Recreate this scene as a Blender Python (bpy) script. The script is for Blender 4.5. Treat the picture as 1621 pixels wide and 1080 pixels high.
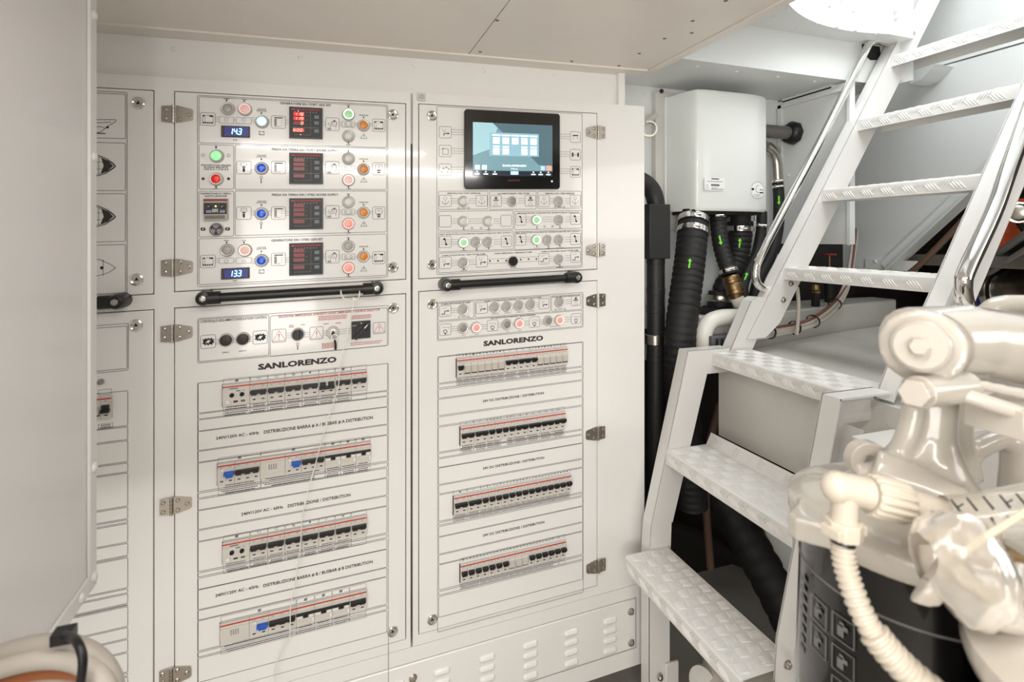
import bpy, math, random
from mathutils import Vector, Matrix
random.seed(7)
for o in list(bpy.data.objects): bpy.data.objects.remove(o)
C = bpy.context.scene.collection
# ------------------------------------------------------------ camera
H = 1.30                                   # eye height above the floor plates
YAW = math.radians(19.1); S, K = math.sin(YAW), math.cos(YAW)
F = 838.0; CX, CY = 810.5, 378.0           # focal length and level-horizon point in pixels of the 1621x1080 frame
cd = bpy.data.cameras.new('camera'); cam = bpy.data.objects.new('camera', cd); C.objects.link(cam)
cam.location = (0, 0, H); cam.rotation_euler = (math.pi/2, 0, -YAW)
cd.sensor_width = 36; cd.lens = 36*F/1621; cd.shift_y = -(540-CY)/1621
cd.clip_start = .02; cd.clip_end = 60
cd.dof.use_dof = True; cd.dof.focus_distance = 1.42; cd.dof.aperture_fstop = 4.5
bpy.context.scene.camera = cam
# ------------------------------------------------------------ world, lights, exposure
sc = bpy.context.scene
sc.view_settings.view_transform = 'Standard'; sc.view_settings.look = 'None'
sc.view_settings.exposure = 0.36; sc.view_settings.gamma = 1
w = bpy.data.worlds.new('World'); sc.world = w; w.use_nodes = True
w.node_tree.nodes['Background'].inputs[0].default_value = (1, 1, 1, 1)
w.node_tree.nodes['Background'].inputs[1].default_value = .7
def area(name, loc, tgt, sx, sy, power, col=(1, .968, .928)):
    l = bpy.data.lights.new(name, 'AREA'); l.shape = 'RECTANGLE'; l.size = sx; l.size_y = sy; l.energy = power; l.color = col
    o = bpy.data.objects.new(name, l); C.objects.link(o); o.location = loc
    o.rotation_euler = (Vector(tgt)-Vector(loc)).to_track_quat('-Z', 'Y').to_euler(); return o
LIGHTS = dict(strip=2.9, fill=9.0, hatch=9.0)
area('strip_light_front', (-.15, .18, H+.375), (-.15, .35, 0), 1.1, .05, LIGHTS['strip']*2)
area('strip_light_rear', (.2, -.55, H+.385), (.2, .3, 0), 1.3, .06, LIGHTS['strip']*2)
area('rear_fill', (-.85, -1.5, H-.30), (.1, 1.0, H+.02), 1.6, 1.0, LIGHTS['fill']*3.3)  # added fill behind the viewpoint, lifts the cabinets and ceiling
area('right_rear_fill', (1.9, -.7, H+.25), (-.3, .6, H-.1), .7, .5, LIGHTS['fill']*.4)  # added fill from right rear, brightens the near left unit
area('hatch_daylight', (1.30, .55, H+1.25), (1.75, 1.0, 0), .8, .8, LIGHTS['hatch']*.6, (.92, .97, 1))
area('hatch_side_fill', (1.15, .75, H+1.25), (2.1, 1.35, H+.2), .7, .7, LIGHTS['hatch']*.75, (.93, .97, 1))  # extra lamp in the hatch, added to light the right wall
# ------------------------------------------------------------ measuring helpers: photograph -> metres
YP = 1.267; KS = .0297                     # face of the cabinets; deck camber (rise per metre to the right)
def ray(px, py):
    t = (px-CX)/F; return (t*K+S, -t*S+K, (CY-py)/F)
def atY(px, py, Y):
    r = ray(px, py); d = Y/r[1]; return Vector((r[0]*d, Y, H+r[2]*d))
def atX(px, py, X):
    r = ray(px, py); d = X/r[0]; return Vector((X, r[1]*d, H+r[2]*d))
def atZ(px, py, z):
    r = ray(px, py); d = z/r[2]; return Vector((r[0]*d, r[1]*d, H+z))
def atD(px, py, d):
    r = ray(px, py); return Vector((r[0]*d, r[1]*d, H+r[2]*d))
def uv(px, py, w=0):
    p = atY(px, py, YP-w); return p.x, p.z-H-KS*p.x
def U(px, w=0): return uv(px, 378, w)[0]
def PW(u, v, w=0): return Vector((u, YP-w, H+v+KS*u))
# ------------------------------------------------------------ materials
MATS = {}
def mat(name, col, rough=.5, metal=0, emit=None, es=1, bump=0, bscale=200, coat=0, trans=0, dirt=0, dcol=None, dscale=8, alpha=1, spec=None):
    if name in MATS: return MATS[name]
    m = bpy.data.materials.new(name); m.use_nodes = True; nt = m.node_tree; b = nt.nodes['Principled BSDF']
    lin = [pow(c/255, 2.2) for c in col]
    b.inputs['Base Color'].default_value = (*lin, 1); b.inputs['Roughness'].default_value = rough; b.inputs['Metallic'].default_value = metal
    if spec is not None: b.inputs['Specular IOR Level'].default_value = spec
    if coat: b.inputs['Coat Weight'].default_value = coat; b.inputs['Coat Roughness'].default_value = .06
    if trans: b.inputs['Transmission Weight'].default_value = trans
    if alpha < 1: b.inputs['Alpha'].default_value = alpha
    if emit:
        b.inputs['Emission Color'].default_value = (*[pow(c/255, 2.2) for c in emit], 1); b.inputs['Emission Strength'].default_value = es
    if bump or dirt:
        tc = nt.nodes.new('ShaderNodeTexCoord')
    if bump:
        n = nt.nodes.new('ShaderNodeTexNoise'); n.inputs['Scale'].default_value = bscale; n.inputs['Detail'].default_value = 3
        bp = nt.nodes.new('ShaderNodeBump'); bp.inputs['Strength'].default_value = bump; bp.inputs['Distance'].default_value = .002
        nt.links.new(tc.outputs['Object'], n.inputs['Vector']); nt.links.new(n.outputs['Fac'], bp.inputs['Height']); nt.links.new(bp.outputs['Normal'], b.inputs['Normal'])
    if dirt:
        n = nt.nodes.new('ShaderNodeTexNoise'); n.inputs['Scale'].default_value = dscale; n.inputs['Detail'].default_value = 8; n.inputs['Roughness'].default_value = .65
        cr = nt.nodes.new('ShaderNodeValToRGB'); cr.color_ramp.elements[0].position = .48; cr.color_ramp.elements[1].position = .72
        mx = nt.nodes.new('ShaderNodeMix'); mx.data_type = 'RGBA'
        dc = dcol or [c*.8 for c in col]
        mx.inputs[6].default_value = (*lin, 1); mx.inputs[7].default_value = (*[pow(c/255, 2.2) for c in dc], 1)
        ml = nt.nodes.new('ShaderNodeMath'); ml.operation = 'MULTIPLY'; ml.inputs[1].default_value = dirt
        nt.links.new(tc.outputs['Object'], n.inputs['Vector']); nt.links.new(n.outputs['Fac'], cr.inputs[0]); nt.links.new(cr.outputs[0], ml.inputs[0])
        nt.links.new(ml.outputs[0], mx.inputs[0]); nt.links.new(mx.outputs[2], b.inputs['Base Color'])
    MATS[name] = m; return m
PAINT = mat('white_gloss_paint', (231, 229, 225), .28, bump=.06, bscale=35, coat=.5, dirt=.12, dcol=(214, 208, 198), dscale=5)
DOORP = mat('white_door_paint', (232, 230, 226), .2, bump=.03, bscale=25, coat=.7)
CEILP = mat('ceiling_paint', (234, 226, 217), .35, bump=.08, bscale=12, dirt=.15, dcol=(205, 196, 185))
COOLP = mat('white_wall_paint', (224, 226, 224), .4, bump=.05, bscale=30)
SHELF = mat('grey_white_gelcoat', (205, 202, 195), .32, dirt=.25, dcol=(180, 175, 165), bump=.04, bscale=15, coat=.3)
LADP = mat('white_ladder_paint', (222, 220, 216), .36, bump=.05, bscale=60, dirt=.15, dcol=(215, 208, 196), dscale=14)
ENGP = mat('cream_engine_paint', (190, 183, 172), .24, bump=.1, bscale=22, coat=.8)
INK = mat('black_ink', (24, 22, 22), .6); INK2 = mat('grey_ink', (50, 47, 45), .6); REDINK = mat('red_ink', (186, 78, 66), .6)
CHROME = mat('chrome', (225, 222, 216), .13, 1); STEEL = mat('brushed_steel', (190, 184, 174), .28, 1, bump=.1, bscale=80)
POLISH = mat('polished_rail_steel', (232, 230, 226), .09, 1)
HINGE = mat('hinge_nickel', (188, 180, 170), .2, 1)
BLK = mat('black_plastic', (26, 25, 25), .38, bump=.08, bscale=200); BLKM = mat('black_matte', (20, 19, 19), .75)
RUB = mat('black_rubber_hose', (30, 29, 28), .62, bump=.2, bscale=120)
LAG = mat('black_pipe_lagging', (38, 38, 38), .5, bump=.25, bscale=60)
DARK = mat('void_shade_dark', (44, 40, 36), .7, bump=.2, bscale=20)  # shade of the bilge void put into its walls; engine block shares it
GREYM = mat('button_grey', (176, 172, 166), .35, .3); BEZ = mat('satin_bezel', (206, 203, 198), .3, .25)
MOD = mat('breaker_body', (206, 201, 193), .42); MODD = mat('mid_grey_detail', (120, 115, 108), .6); MODC = mat('breaker_cover', (190, 184, 174), .3)  # mid grey serves the relay strip and ceiling screws
REDB = mat('breaker_red_stripe', (190, 48, 38), .45); BLUT = mat('blue_toggle', (30, 90, 190), .4)
GREEN = mat('green_marking', (120, 225, 60), .6); BRASS = mat('brass', (140, 116, 84), .38, 1, bump=.2, bscale=90)
WPIPE = mat('white_plastic_pipe', (226, 224, 214), .35); METER = mat('meter_black', (27, 27, 27), .45)
LCDR = mat('dark_red_display', (104, 16, 16), .3, emit=(150,10,8), es=.12); KEYG = mat('meter_key_grey', (112, 120, 128), .4)
# ------------------------------------------------------------ mesh builder
WO = {}
def ident(x, y, z): return (x, y, z)
def pan(u, v, w): return tuple(PW(u, v, w))
def panloc(u, v, w): return (u, -w, v+KS*u)
class MB:
    def __init__(s, T=ident): s.v = []; s.f = []; s.m = []; s.T = T
    def add(s, vs, fs, mi=0, raw=False):
        n = len(s.v)
        s.v += [tuple(v) if raw else s.T(*v) for v in vs]
        s.f += [tuple(i+n for i in f) for f in fs]; s.m += [mi]*len(fs)
    def box(s, a, b, mi=0):
        x0, y0, z0 = a; x1, y1, z1 = b
        s.add([(x0,y0,z0),(x1,y0,z0),(x1,y1,z0),(x0,y1,z0),(x0,y0,z1),(x1,y0,z1),(x1,y1,z1),(x0,y1,z1)],
              [(0,3,2,1),(4,5,6,7),(0,1,5,4),(1,2,6,5),(2,3,7,6),(3,0,4,7)], mi)
    def quad(s, u0, v0, u1, v1, w, mi=0): s.add([(u0,v0,w),(u1,v0,w),(u1,v1,w),(u0,v1,w)], [(0,1,2,3)], mi)
    def poly(s, pts, mi=0): s.add(pts, [tuple(range(len(pts)))], mi)
    def prism(s, poly, off, mi=0):
        n = len(poly); o = Vector(off); a = [Vector(p) for p in poly]
        s.add([tuple(p) for p in a]+[tuple(p+o) for p in a], [tuple(range(n))[::-1], tuple(range(n, 2*n))]+[(i, (i+1)%n, n+(i+1)%n, n+i) for i in range(n)], mi)
    def lathe(s, c, ax, prof, seg=20, mi=0, cap=True, ang=None):
        ax = Vector(ax).normalized(); c = Vector(c); t = Vector((0,0,1)) if abs(ax.z) < .9 else Vector((1,0,0))
        e1 = ax.cross(t).normalized(); e2 = ax.cross(e1); vs = []; fs = []
        for r, h in prof:
            for i in range(seg):
                a = 2*math.pi*i/seg; vs.append(tuple(c+ax*h+(e1*math.cos(a)+e2*math.sin(a))*r))
        for j in range(len(prof)-1):
            for i in range(seg):
                k = (i+1)%seg; fs.append((j*seg+i, j*seg+k, (j+1)*seg+k, (j+1)*seg+i))
        if cap: fs.append(tuple(range(seg))[::-1]); fs.append(tuple(range((len(prof)-1)*seg, len(prof)*seg)))
        s.add(vs, fs, mi)
    def cyl(s, a, b, r, seg=16, mi=0, r2=None):
        a = Vector(a); b = Vector(b); s.lathe(a, b-a, [(r, 0), (r if r2 is None else r2, (b-a).length)], seg, mi)
    def tube(s, pts, r, seg=12, mi=0, closed=False, cap=True, squash=None):
        P = [Vector(p) for p in pts]; n = len(P); R = r if isinstance(r, (list, tuple)) else [r]*n; vs = []; fs = []; nrm = None
        for i in range(n):
            if closed: t = (P[(i+1)%n]-P[i-1])
            else: t = P[min(i+1, n-1)]-P[max(i-1, 0)]
            t.normalize()
            if nrm is None:
                nrm = t.cross(Vector((0,0,1)) if abs(t.z) < .9 else Vector((1,0,0))).normalized()
            else: nrm = (nrm-t*nrm.dot(t)).normalized()
            bn = t.cross(nrm)
            for k in range(seg):
                a = 2*math.pi*k/seg; vs.append(tuple(P[i]+(nrm*math.cos(a)+bn*math.sin(a))*R[i]))
        for j in range(n if closed else n-1):
            jj = (j+1)%n
            for i in range(seg):
                k = (i+1)%seg; fs.append((j*seg+i, j*seg+k, jj*seg+k, jj*seg+i))
        if cap and not closed: fs.append(tuple(range(seg))[::-1]); fs.append(tuple(range((n-1)*seg, n*seg)))
        s.add(vs, fs, mi)
    def sphere(s, c, r, mi=0, seg=12, rings=7, sx=(1,1,1)):
        vs = []; fs = []
        for j in range(rings+1):
            ph = math.pi*j/rings
            for i in range(seg):
                a = 2*math.pi*i/seg; q = max(math.sin(ph), .001)
                vs.append((c[0]+r*sx[0]*q*math.cos(a), c[1]+r*sx[1]*q*math.sin(a), c[2]+r*sx[2]*math.cos(ph)))
        for j in range(rings):
            for i in range(seg):
                k = (i+1)%seg; fs.append((j*seg+i, j*seg+k, (j+1)*seg+k, (j+1)*seg+i))
        s.add(vs, fs, mi)
    # --- printing on a flat face (u, v, w)
    def line(s, pts, t, w, mi=0, closed=False):
        n = len(pts)
        for i in range(n if closed else n-1):
            (x0, y0), (x1, y1) = pts[i], pts[(i+1)%n]; L = math.hypot(x1-x0, y1-y0)
            if L < 1e-7: continue
            nx, ny = -(y1-y0)/L*t/2, (x1-x0)/L*t/2
            s.add([(x0-nx,y0-ny,w),(x1-nx,y1-ny,w),(x1+nx,y1+ny,w),(x0+nx,y0+ny,w)], [(0,1,2,3)], mi)
    def rrect(s, u0, v0, u1, v1, r, t, w, mi=0, seg=3):
        if u0 > u1: u0, u1 = u1, u0
        if v0 > v1: v0, v1 = v1, v0
        r = min(r, (u1-u0)*.45, (v1-v0)*.45); p = []
        for cx, cy, a0 in ((u1-r, v1-r, 0), (u0+r, v1-r, 90), (u0+r, v0+r, 180), (u1-r, v0+r, 270)):
            for k in range(seg+1):
                a = math.radians(a0+90*k/seg); p.append((cx+r*math.cos(a), cy+r*math.sin(a)))
        s.line(p, t, w, mi, True)
    def circ(s, u, v, r, t, w, mi=0, seg=14): s.line([(u+r*math.cos(2*math.pi*i/seg), v+r*math.sin(2*math.pi*i/seg)) for i in range(seg)], t, w, mi, True)
    def disc(s, u, v, r, w, mi=0, seg=14): s.add([(u+r*math.cos(2*math.pi*i/seg), v+r*math.sin(2*math.pi*i/seg), w) for i in range(seg)], [tuple(range(seg))], mi)
    def text(s, txt, u0, vc, u1, h, w, mi=0, bold=.0):
        vs, fs = glyphs(txt, bold)
        xs = [v[0] for v in vs]; x0, x1 = min(xs), max(xs); k = (u1-u0)/(x1-x0)
        s.add([(u0+(x-x0)*k, vc+(y-.365)*h/.73, w) for x, y in vs], fs, mi)
    def build(s, name, mats, parent=None, origin=None, bevel=0, seg=2, smooth=35, sub=0, remesh=0, solid=0, rit=6):
        me = bpy.data.meshes.new(name)
        if origin is None:
            lo = [min(v[i] for v in s.v) for i in range(3)]; hi = [max(v[i] for v in s.v) for i in range(3)]
            origin = Vector([(lo[i]+hi[i])/2 for i in range(3)])
            if parent is None: origin.z = lo[2]
        origin = Vector(origin)
        me.from_pydata([tuple(Vector(v)-origin) for v in s.v], [], s.f)
        if not isinstance(mats, (list, tuple)): mats = [mats]
        for m in mats: me.materials.append(m)
        me.polygons.foreach_set('material_index', s.m)
        me.polygons.foreach_set('use_smooth', [True]*len(s.f)); me.update()
        me.set_sharp_from_angle(angle=math.radians(smooth))
        o = bpy.data.objects.new(name, me); C.objects.link(o)
        WO[o.name] = origin
        if parent is not None: o.parent = parent; o.location = origin-WO[parent.name]
        else: o.location = origin
        if remesh:
            r = o.modifiers.new('remesh', 'REMESH'); r.mode = 'VOXEL'; r.voxel_size = remesh; r.use_smooth_shade = True
            q = o.modifiers.new('smooth', 'SMOOTH'); q.factor = .6; q.iterations = rit
        if solid:
            q = o.modifiers.new('solid', 'SOLIDIFY'); q.thickness = solid; q.offset = 0
        if bevel:
            b = o.modifiers.new('bevel', 'BEVEL'); b.width = bevel; b.segments = seg; b.limit_method = 'ANGLE'; b.angle_limit = math.radians(40); b.harden_normals = False
        if sub:
            q = o.modifiers.new('sub', 'SUBSURF'); q.levels = sub; q.render_levels = sub
        return o
_gl = {}
def glyphs(txt, bold=0):
    k = (txt, bold)
    if k in _gl: return _gl[k]
    c = bpy.data.curves.new('t', 'FONT'); c.body = txt; c.resolution_u = 2; c.offset = bold; c.fill_mode = 'FRONT'; c.space_character = 1.02
    o = bpy.data.objects.new('t', c); C.objects.link(o)
    dg = bpy.context.evaluated_depsgraph_get(); dg.update()
    me = bpy.data.meshes.new_from_object(o.evaluated_get(dg))
    r = ([(v.co.x, v.co.y) for v in me.vertices], [tuple(p.vertices) for p in me.polygons])
    bpy.data.objects.remove(o); bpy.data.meshes.remove(me); bpy.data.curves.remove(c)
    _gl[k] = r; return r
def tag(o, label=None, cat=None, group=None, kind=None):
    if label: o['label'] = label
    if cat: o['category'] = cat
    if group: o['group'] = group
    if kind: o['kind'] = kind
    return o
def thing(name, loc, label, cat, group=None):
    o = bpy.data.objects.new(name, None); C.objects.link(o); o.location = loc; o.empty_display_size = .05; WO[o.name] = Vector(loc)
    return tag(o, label, cat, group)
def place(me_obj, name, pos, parent, label=None):
    """another copy of a part (and its own sub-parts) at world position pos under parent"""
    c = me_obj.copy(); c.name = name; C.objects.link(c); c.parent = parent; c.location = Vector(pos)-WO[parent.name]; WO[c.name] = Vector(pos)
    for ch in me_obj.children:
        d = ch.copy(); C.objects.link(d); d.parent = c
    for kx in ('label',):
        if kx in c.keys(): del c[kx]
    if label: c['label'] = label
    return c
def smooth_path(pts, n=8):
    P = [Vector(p) for p in pts]; P = [P[0]*2-P[1]]+P+[P[-1]*2-P[-2]]; out = []
    for i in range(1, len(P)-2):
        for k in range(n):
            t = k/n; a, b, c, d = P[i-1], P[i], P[i+1], P[i+2]
            out.append(.5*((2*b)+(c-a)*t+(2*a-5*b+4*c-d)*t*t+(3*b-a-3*c+d)*t**3))
    out.append(P[-2]); return out
# ============================================================ DISTRIBUTION CABINETS
class Tile:
    def __init__(s, ox, oy, k): s.o = (ox, oy, k)
    def p(s, x, y): return s.o[0]+x/s.o[2], s.o[1]+y/s.o[2]
    def uv(s, x, y, w=0): return uv(*s.p(x, y), w)
Z1 = Tile(240,130,3.0857); Z2 = Tile(640,130,3.0857); Z3 = Tile(240,460,3.1765); Z4 = Tile(240,760,3.375); Z5 = Tile(640,440,3.375); Z6 = Tile(640,720,3.0)
PX = Tile(0,0,1)
VT = uv(655,146)[1]; VB = uv(653,1024)[1]; W0 = .0024      # top / bottom of the cabinets; door face
LT = .00085
def vat(px, py): return uv(px, py)[1]
# door rectangles: (uL, vB, uR, vT)
D = {}
D['LU'] = (U(-40), vat(243,465), U(243), vat(243,144))
D['LL'] = (U(-40), -1.3, U(243), vat(243,491))
D['CU'] = (U(277), vat(641.5,441.8), U(641.8), vat(277.3,145.3))
D['CL'] = (U(277), vat(641.4,1011.5), U(641.8), vat(642,465.4))
D['RU'] = (U(663.2), vat(663.3,441.2), U(944.3), vat(663.3,165))
D['RL'] = (U(663.2), vat(664,1003.3), U(944.6), vat(663,462.2))
D['LL'] = (D['LL'][0], D['CL'][1], D['LL'][2], D['LL'][3])
def frame_body(u0, u1, doors, wb=-.235):
    b = MB(pan)
    vb, vt = VB, VT
    b.box((u0, vb, wb), (u1, vt, -.022))
    us = sorted(doors, key=lambda d: d[0]); cur = u0; g = .0017
    cols = {}
    for d in doors: cols.setdefault(round(d[0], 2), []).append(d)
    for k in sorted(cols):
        c = cols[k]; a = min(d[0] for d in c)-g; e = max(d[2] for d in c)+g
        b.box((cur, vb, -.022), (a, vt, 0))
        v = vb
        for d in sorted(c, key=lambda d: d[1]):
            b.box((a, v, -.022), (e, d[1]-g, 0)); v = d[3]+g
        b.box((a, v, -.022), (e, vt, 0)); cur = e
    b.box((cur, vb, -.022), (u1, vt, 0))
    return b
UA0, UA1, UB0, UB1 = U(-60), U(650), U(653.5), U(1020)
cabA = thing('distribution_cabinet', PW((UA0+UA1)/2, VB, -.18), 'wide white electrical distribution cabinet with blue voltage readouts, red-lit meters and 240V/120V breaker rows', 'electrical cabinet', 'white electrical distribution cabinets along the bulkhead')
cabB = thing('distribution_cabinet', PW((UB0+UB1)/2, VB, -.18), 'white electrical cabinet beside the stairs with black touch screen and 24V DC breaker rows', 'electrical cabinet', 'white electrical distribution cabinets along the bulkhead')
frame_body(UA0, UA1, [D['LU'], D['LL'], D['CU'], D['CL']]).build('cabinet_body', PAINT, cabA, smooth=20)
frame_body(UB0, UB1, [D['RU'], D['RL']]).build('cabinet_body', PAINT, cabB, smooth=20)
def door(key, cab, hollow=()):
    u0, v0, u1, v1 = D[key]; b = MB(pan); b.box((u0, v0, -.016), (u1, v1, W0)); return b.build('door', DOORP, cab, bevel=.0018, smooth=60)
doors = {k: door(k, cabA if k[0] in 'LC' else cabB) for k in D}
m_ = MB(pan); uq, vq = Z2.uv(82, 75); m_.box((uq-.009, vq-.009, 0), (uq+.009, vq+.009, .006)); m_.lathe((uq, vq, .006), (0,0,1), [(.005,0),(.005,.002)], 14, 1)
m_.build('door_stop', [SHELF, STEEL], cabB, bevel=.001)

# ---- locks, hinges, handle bars
lk = MB(panloc)
lk.lathe((0,0,0), (0,0,1), [(.0125,0),(.0128,.002),(.0118,.004),(.0098,.0048),(.0075,.0040),(.0070,.0026),(.0001,.0026)], 24, 0, cap=False)
lk.lathe((0,0,.001), (0,0,1), [(.0085,0),(.0085,.0014)], 20, 2)
lk.lathe((0,0,.0026), (0,0,1), [(.0046,0),(.0042,.0006)], 3, 1)
def locks(lst, cab):
    first = None
    for T, x, y in lst:
        u, v = T.uv(x, y, .003); pos = PW(u, v, W0)
        if first is None:
            first = lk.build('quarter_turn_lock', [CHROME, BLKM, STEEL], cab, origin=(0,0,0)); first.location = pos-WO[cab.name]; WO[first.name] = pos
        else: place(first, 'quarter_turn_lock', pos, cab)
locks([(Z1,1178,160),(Z1,1178,905),(PX,219,163.5),(PX,216.5,442.5),(PX,215.5,515),(Z3,1215,88),(Z4,1287,808)], cabA)
locks([(Z2,135,165),(Z2,135,892),(Z5,148,140),(Z6,132,782)], cabB)
def hinge_mb(sg):
    h = MB(lambda x, y, w: panloc(x*.8, y*.84, w)); t = .0028
    a = [(-.027*sg,-.019),(-.003*sg,-.021),(-.003*sg,.021),(-.027*sg,.019)]
    h.prism([(x, y, 0) for x, y in a], (0,0,t))
    bpts = [(.003*sg,-.021),(.012*sg,-.021),(.042*sg,-.014),(.045*sg,-.010),(.045*sg,.010),(.042*sg,.014),(.012*sg,.021),(.003*sg,.021)]
    h.prism([(x, y, 0) for x, y in bpts], (0,0,t))
    for i in range(5): h.cyl((0, -.021+.0086*i, .003), (0, -.021+.0086*i+.0078, .003), .0045, 14)
    for x, y in ((-.019,-.011),(-.019,.011),(.014,-.012),(.014,.012),(.035,0)):
        h.lathe((x*sg, y, t), (0,0,1), [(.0055,0),(.0050,.0014),(.0038,.0018),(.0034,.0004),(.0001,.0004)], 14, 0, cap=False)
    return h
def hinges(lst, cab, sg):
    first = None
    for T, x, y in lst:
        u, v = T.uv(x, y, .003); pos = PW(u, v, W0)
        if first is None:
            first = hinge_mb(sg).build('hinge', HINGE, cab, origin=(0,0,0)); first.location = pos-WO[cab.name]; WO[first.name] = pos
        else: place(first, 'hinge', pos, cab)
hinges([(Z1,108,157),(Z1,106,906),(Z3,107,215),(Z4,108,137),(Z4,106,1048)], cabA, 1)
hinges([(Z2,945,246),(Z2,945,820),(Z5,1035,120),(Z5,1033,830),(Z6,921,528)], cabB, -1)
def bar_handle(pa, pb, cab):
    w = .036; ua, va = uv(*pa, w); ub, vb = uv(*pb, w); v = (va+vb)/2
    b = MB(pan)
    b.cyl((ua+.012, v, w), (ub-.012, v, w), .0095, 18)
    for u, sg in ((ua, 1), (ub, -1)):
        b.cyl((u+.03*sg, v, w), (u+.005*sg, v, w), .0135, 18)
        b.lathe((u, v, 0), (0,0,1), [(.0155,0),(.0155,.02),(.015,.040),(.0125,.047),(.008,.0485)], 20)
        b.lathe((u, v, .0485), (0,0,1), [(.0068,0),(.0066,.0015),(.0045,.002),(.004,.0005),(.0001,.0005)], 6, 1, cap=False)
    o = b.build('bar_handle', [BLK, STEEL], cab, smooth=40); return o
bar_handle((322.5,473.5), (596.5,455.6), cabA)
bar_handle((708,451.5), (912,439.5), cabB)
bar_handle((-35,487), (185,481), cabA)

# ---- instruments
GL = {'grey':mat('lens_grey',(165,162,157),.3), 'clear':mat('lens_clear',(212,209,203),.25), 'dark':mat('lens_dark',(140,135,130),.3),
      'pinkoff':mat('lens_pinkish',(226,196,190),.3,emit=(255,170,160),es=.12), 'blue':mat('lens_blue',(22,88,205),.2,emit=(20,80,220),es=.15),
      'bluelit':mat('lens_blue_lit',(170,225,250),.3,emit=(150,225,255),es=1.5), 'green':mat('lens_green_lit',(120,235,130),.3,emit=(110,240,120),es=1.3),
      'greensoft':mat('lens_soft_green',(165,208,165),.3,emit=(150,225,150),es=.15), 'red':mat('lens_red',(205,30,24),.25,emit=(220,20,10),es=.25), 'orange':mat('lens_orange',(196,122,44),.3,emit=(230,130,30),es=.1),
      'pinklit':mat('lens_pink_lit',(222,160,150),.3,emit=(255,150,140),es=.12)}
RING = {'none':BEZ, 'green':mat('ring_green_lit',(225,255,225),.3,emit=(205,255,205),es=1.25), 'pink':mat('ring_pink_lit',(255,220,212),.3,emit=(255,190,182),es=.75),
        'redlit':mat('ring_red_lit',(255,200,190),.3,emit=(255,120,110),es=1.2), 'faint':mat('ring_faint_pink',(245,225,220),.3,emit=(255,200,190),es=.25), 'black':BLK, 'white':mat('ring_white',(235,233,228),.3)}
_btn = {}
LBL = {('clear','none'):None}
def button(T, x, y, lens, ring, cab, r=.0142, name='push_button', label=None, h=.010):
    u, v = T.uv(x, y, h); pos = PW(u, v, W0); key = (cab.name, lens, ring, r, name)
    if key in _btn: return place(_btn[key], name, pos, cab, label)
    b = MB(panloc)
    b.lathe((0,0,0), (0,0,1), [(r,0),(r,.002),(r*.93,.0045),(r*.86,h*.9),(r*.80,h)], 28, 0, cap=False)
    b.lathe((0,0,0), (0,0,1), [(r*.80,h),(r*.66,h-.0006),(r*.64,h-.003)], 28, 1, cap=False)
    o = b.build(name, [BEZ, RING[ring]], cab, origin=(0,0,0)); o.location = pos-WO[cab.name]; WO[o.name] = pos
    l = MB(panloc); l.lathe((0,0,h-.0035), (0,0,1), [(r*.645,0),(r*.62,.0026),(r*.52,.0032),(r*.3,.0036),(.0003,.0037)], 24)
    lo = l.build('lens', GL[lens], o, origin=(0,0,0)); lo.location = (0,0,0)
    if label: o['label'] = label
    _btn[key] = o; return o
LG = 'grey push button'
lit_g = 'push button with bright green glowing ring'; lit_r = 'push button with red-pink glowing ring'; fa = 'push button with faint pink ring'
for T, x, y, l, rg, lb in [
    (Z1,370,128,'grey','none',LG),(Z1,455,131,'pinkoff','faint',fa),(Z1,538,192,'bluelit','none','glowing light blue indicator'),(Z1,962,157,'greensoft','green',lit_g),(Z1,962,262,'clear','none','clear push button'),(Z1,1036,210,'orange','none','orange warning indicator'),
    (Z1,316,360,'green','none','bright green indicator lamp'),(Z1,314,473,'red','white','red push button'),(Z1,536,420,'blue','white','blue indicator'),(Z1,962,372,'clear','none','clear push button'),(Z1,962,478,'pinkoff','pink',lit_r),(Z1,1036,425,'orange','none','orange warning indicator'),
    (Z1,536,643,'blue','white','blue indicator'),(Z1,962,586,'clear','none','clear push button'),(Z1,962,692,'pinklit','redlit',lit_r),(Z1,1036,637,'orange','none','orange warning indicator'),
    (Z1,367,822,'grey','none',LG),(Z1,455,822,'pinkoff','pink',fa),(Z1,536,872,'blue','white','blue indicator'),(Z1,962,802,'grey','none',LG),(Z1,962,908,'pinklit','redlit',lit_r),(Z1,1036,852,'orange','none','orange warning indicator')]:
    button(T, x, y, l, rg, cabA, label=lb)
for T, x, y, l, rg, lb in [
    (Z2,290,582,'clear','none','clear push button'),(Z2,530,583,'dark','none','dark grey push button'),(Z2,757,583,'grey','none',LG),
    (Z2,289,680,'clear','none','clear push button'),(Z2,411,680,'clear','none','clear push button'),(Z2,646,674,'greensoft','green',lit_g),(Z2,758,674,'grey','none',LG),
    (Z2,289,784,'greensoft','green',lit_g),(Z2,352,782,'grey','none',LG),(Z2,411,782,'grey','none',LG),(Z2,646,771,'greensoft','green',lit_g),(Z2,702,772,'grey','none',LG),(Z2,758,771,'grey','none',LG),
    (Z2,290,884,'grey','none',LG),(Z2,758,866,'grey','none',LG),
    (Z5,316,172,'grey','none',LG),(Z5,486,160,'grey','none',LG),(Z5,551,155,'grey','none',LG),(Z5,615,150,'grey','none',LG),(Z5,678,145,'grey','none',LG),(Z5,831,132,'grey','none',LG),
    (Z5,315,270,'dark','none',LG),(Z5,385,266,'pinklit','pink',lit_r),(Z5,550,250,'dark','none',LG),(Z5,615,244,'pinklit','pink',lit_r),(Z5,771,230,'dark','none',LG),(Z5,831,226,'pinklit','pink',lit_r)]:
    button(T, x, y, l, rg, cabB, r=.0138, label=lb)
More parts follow.
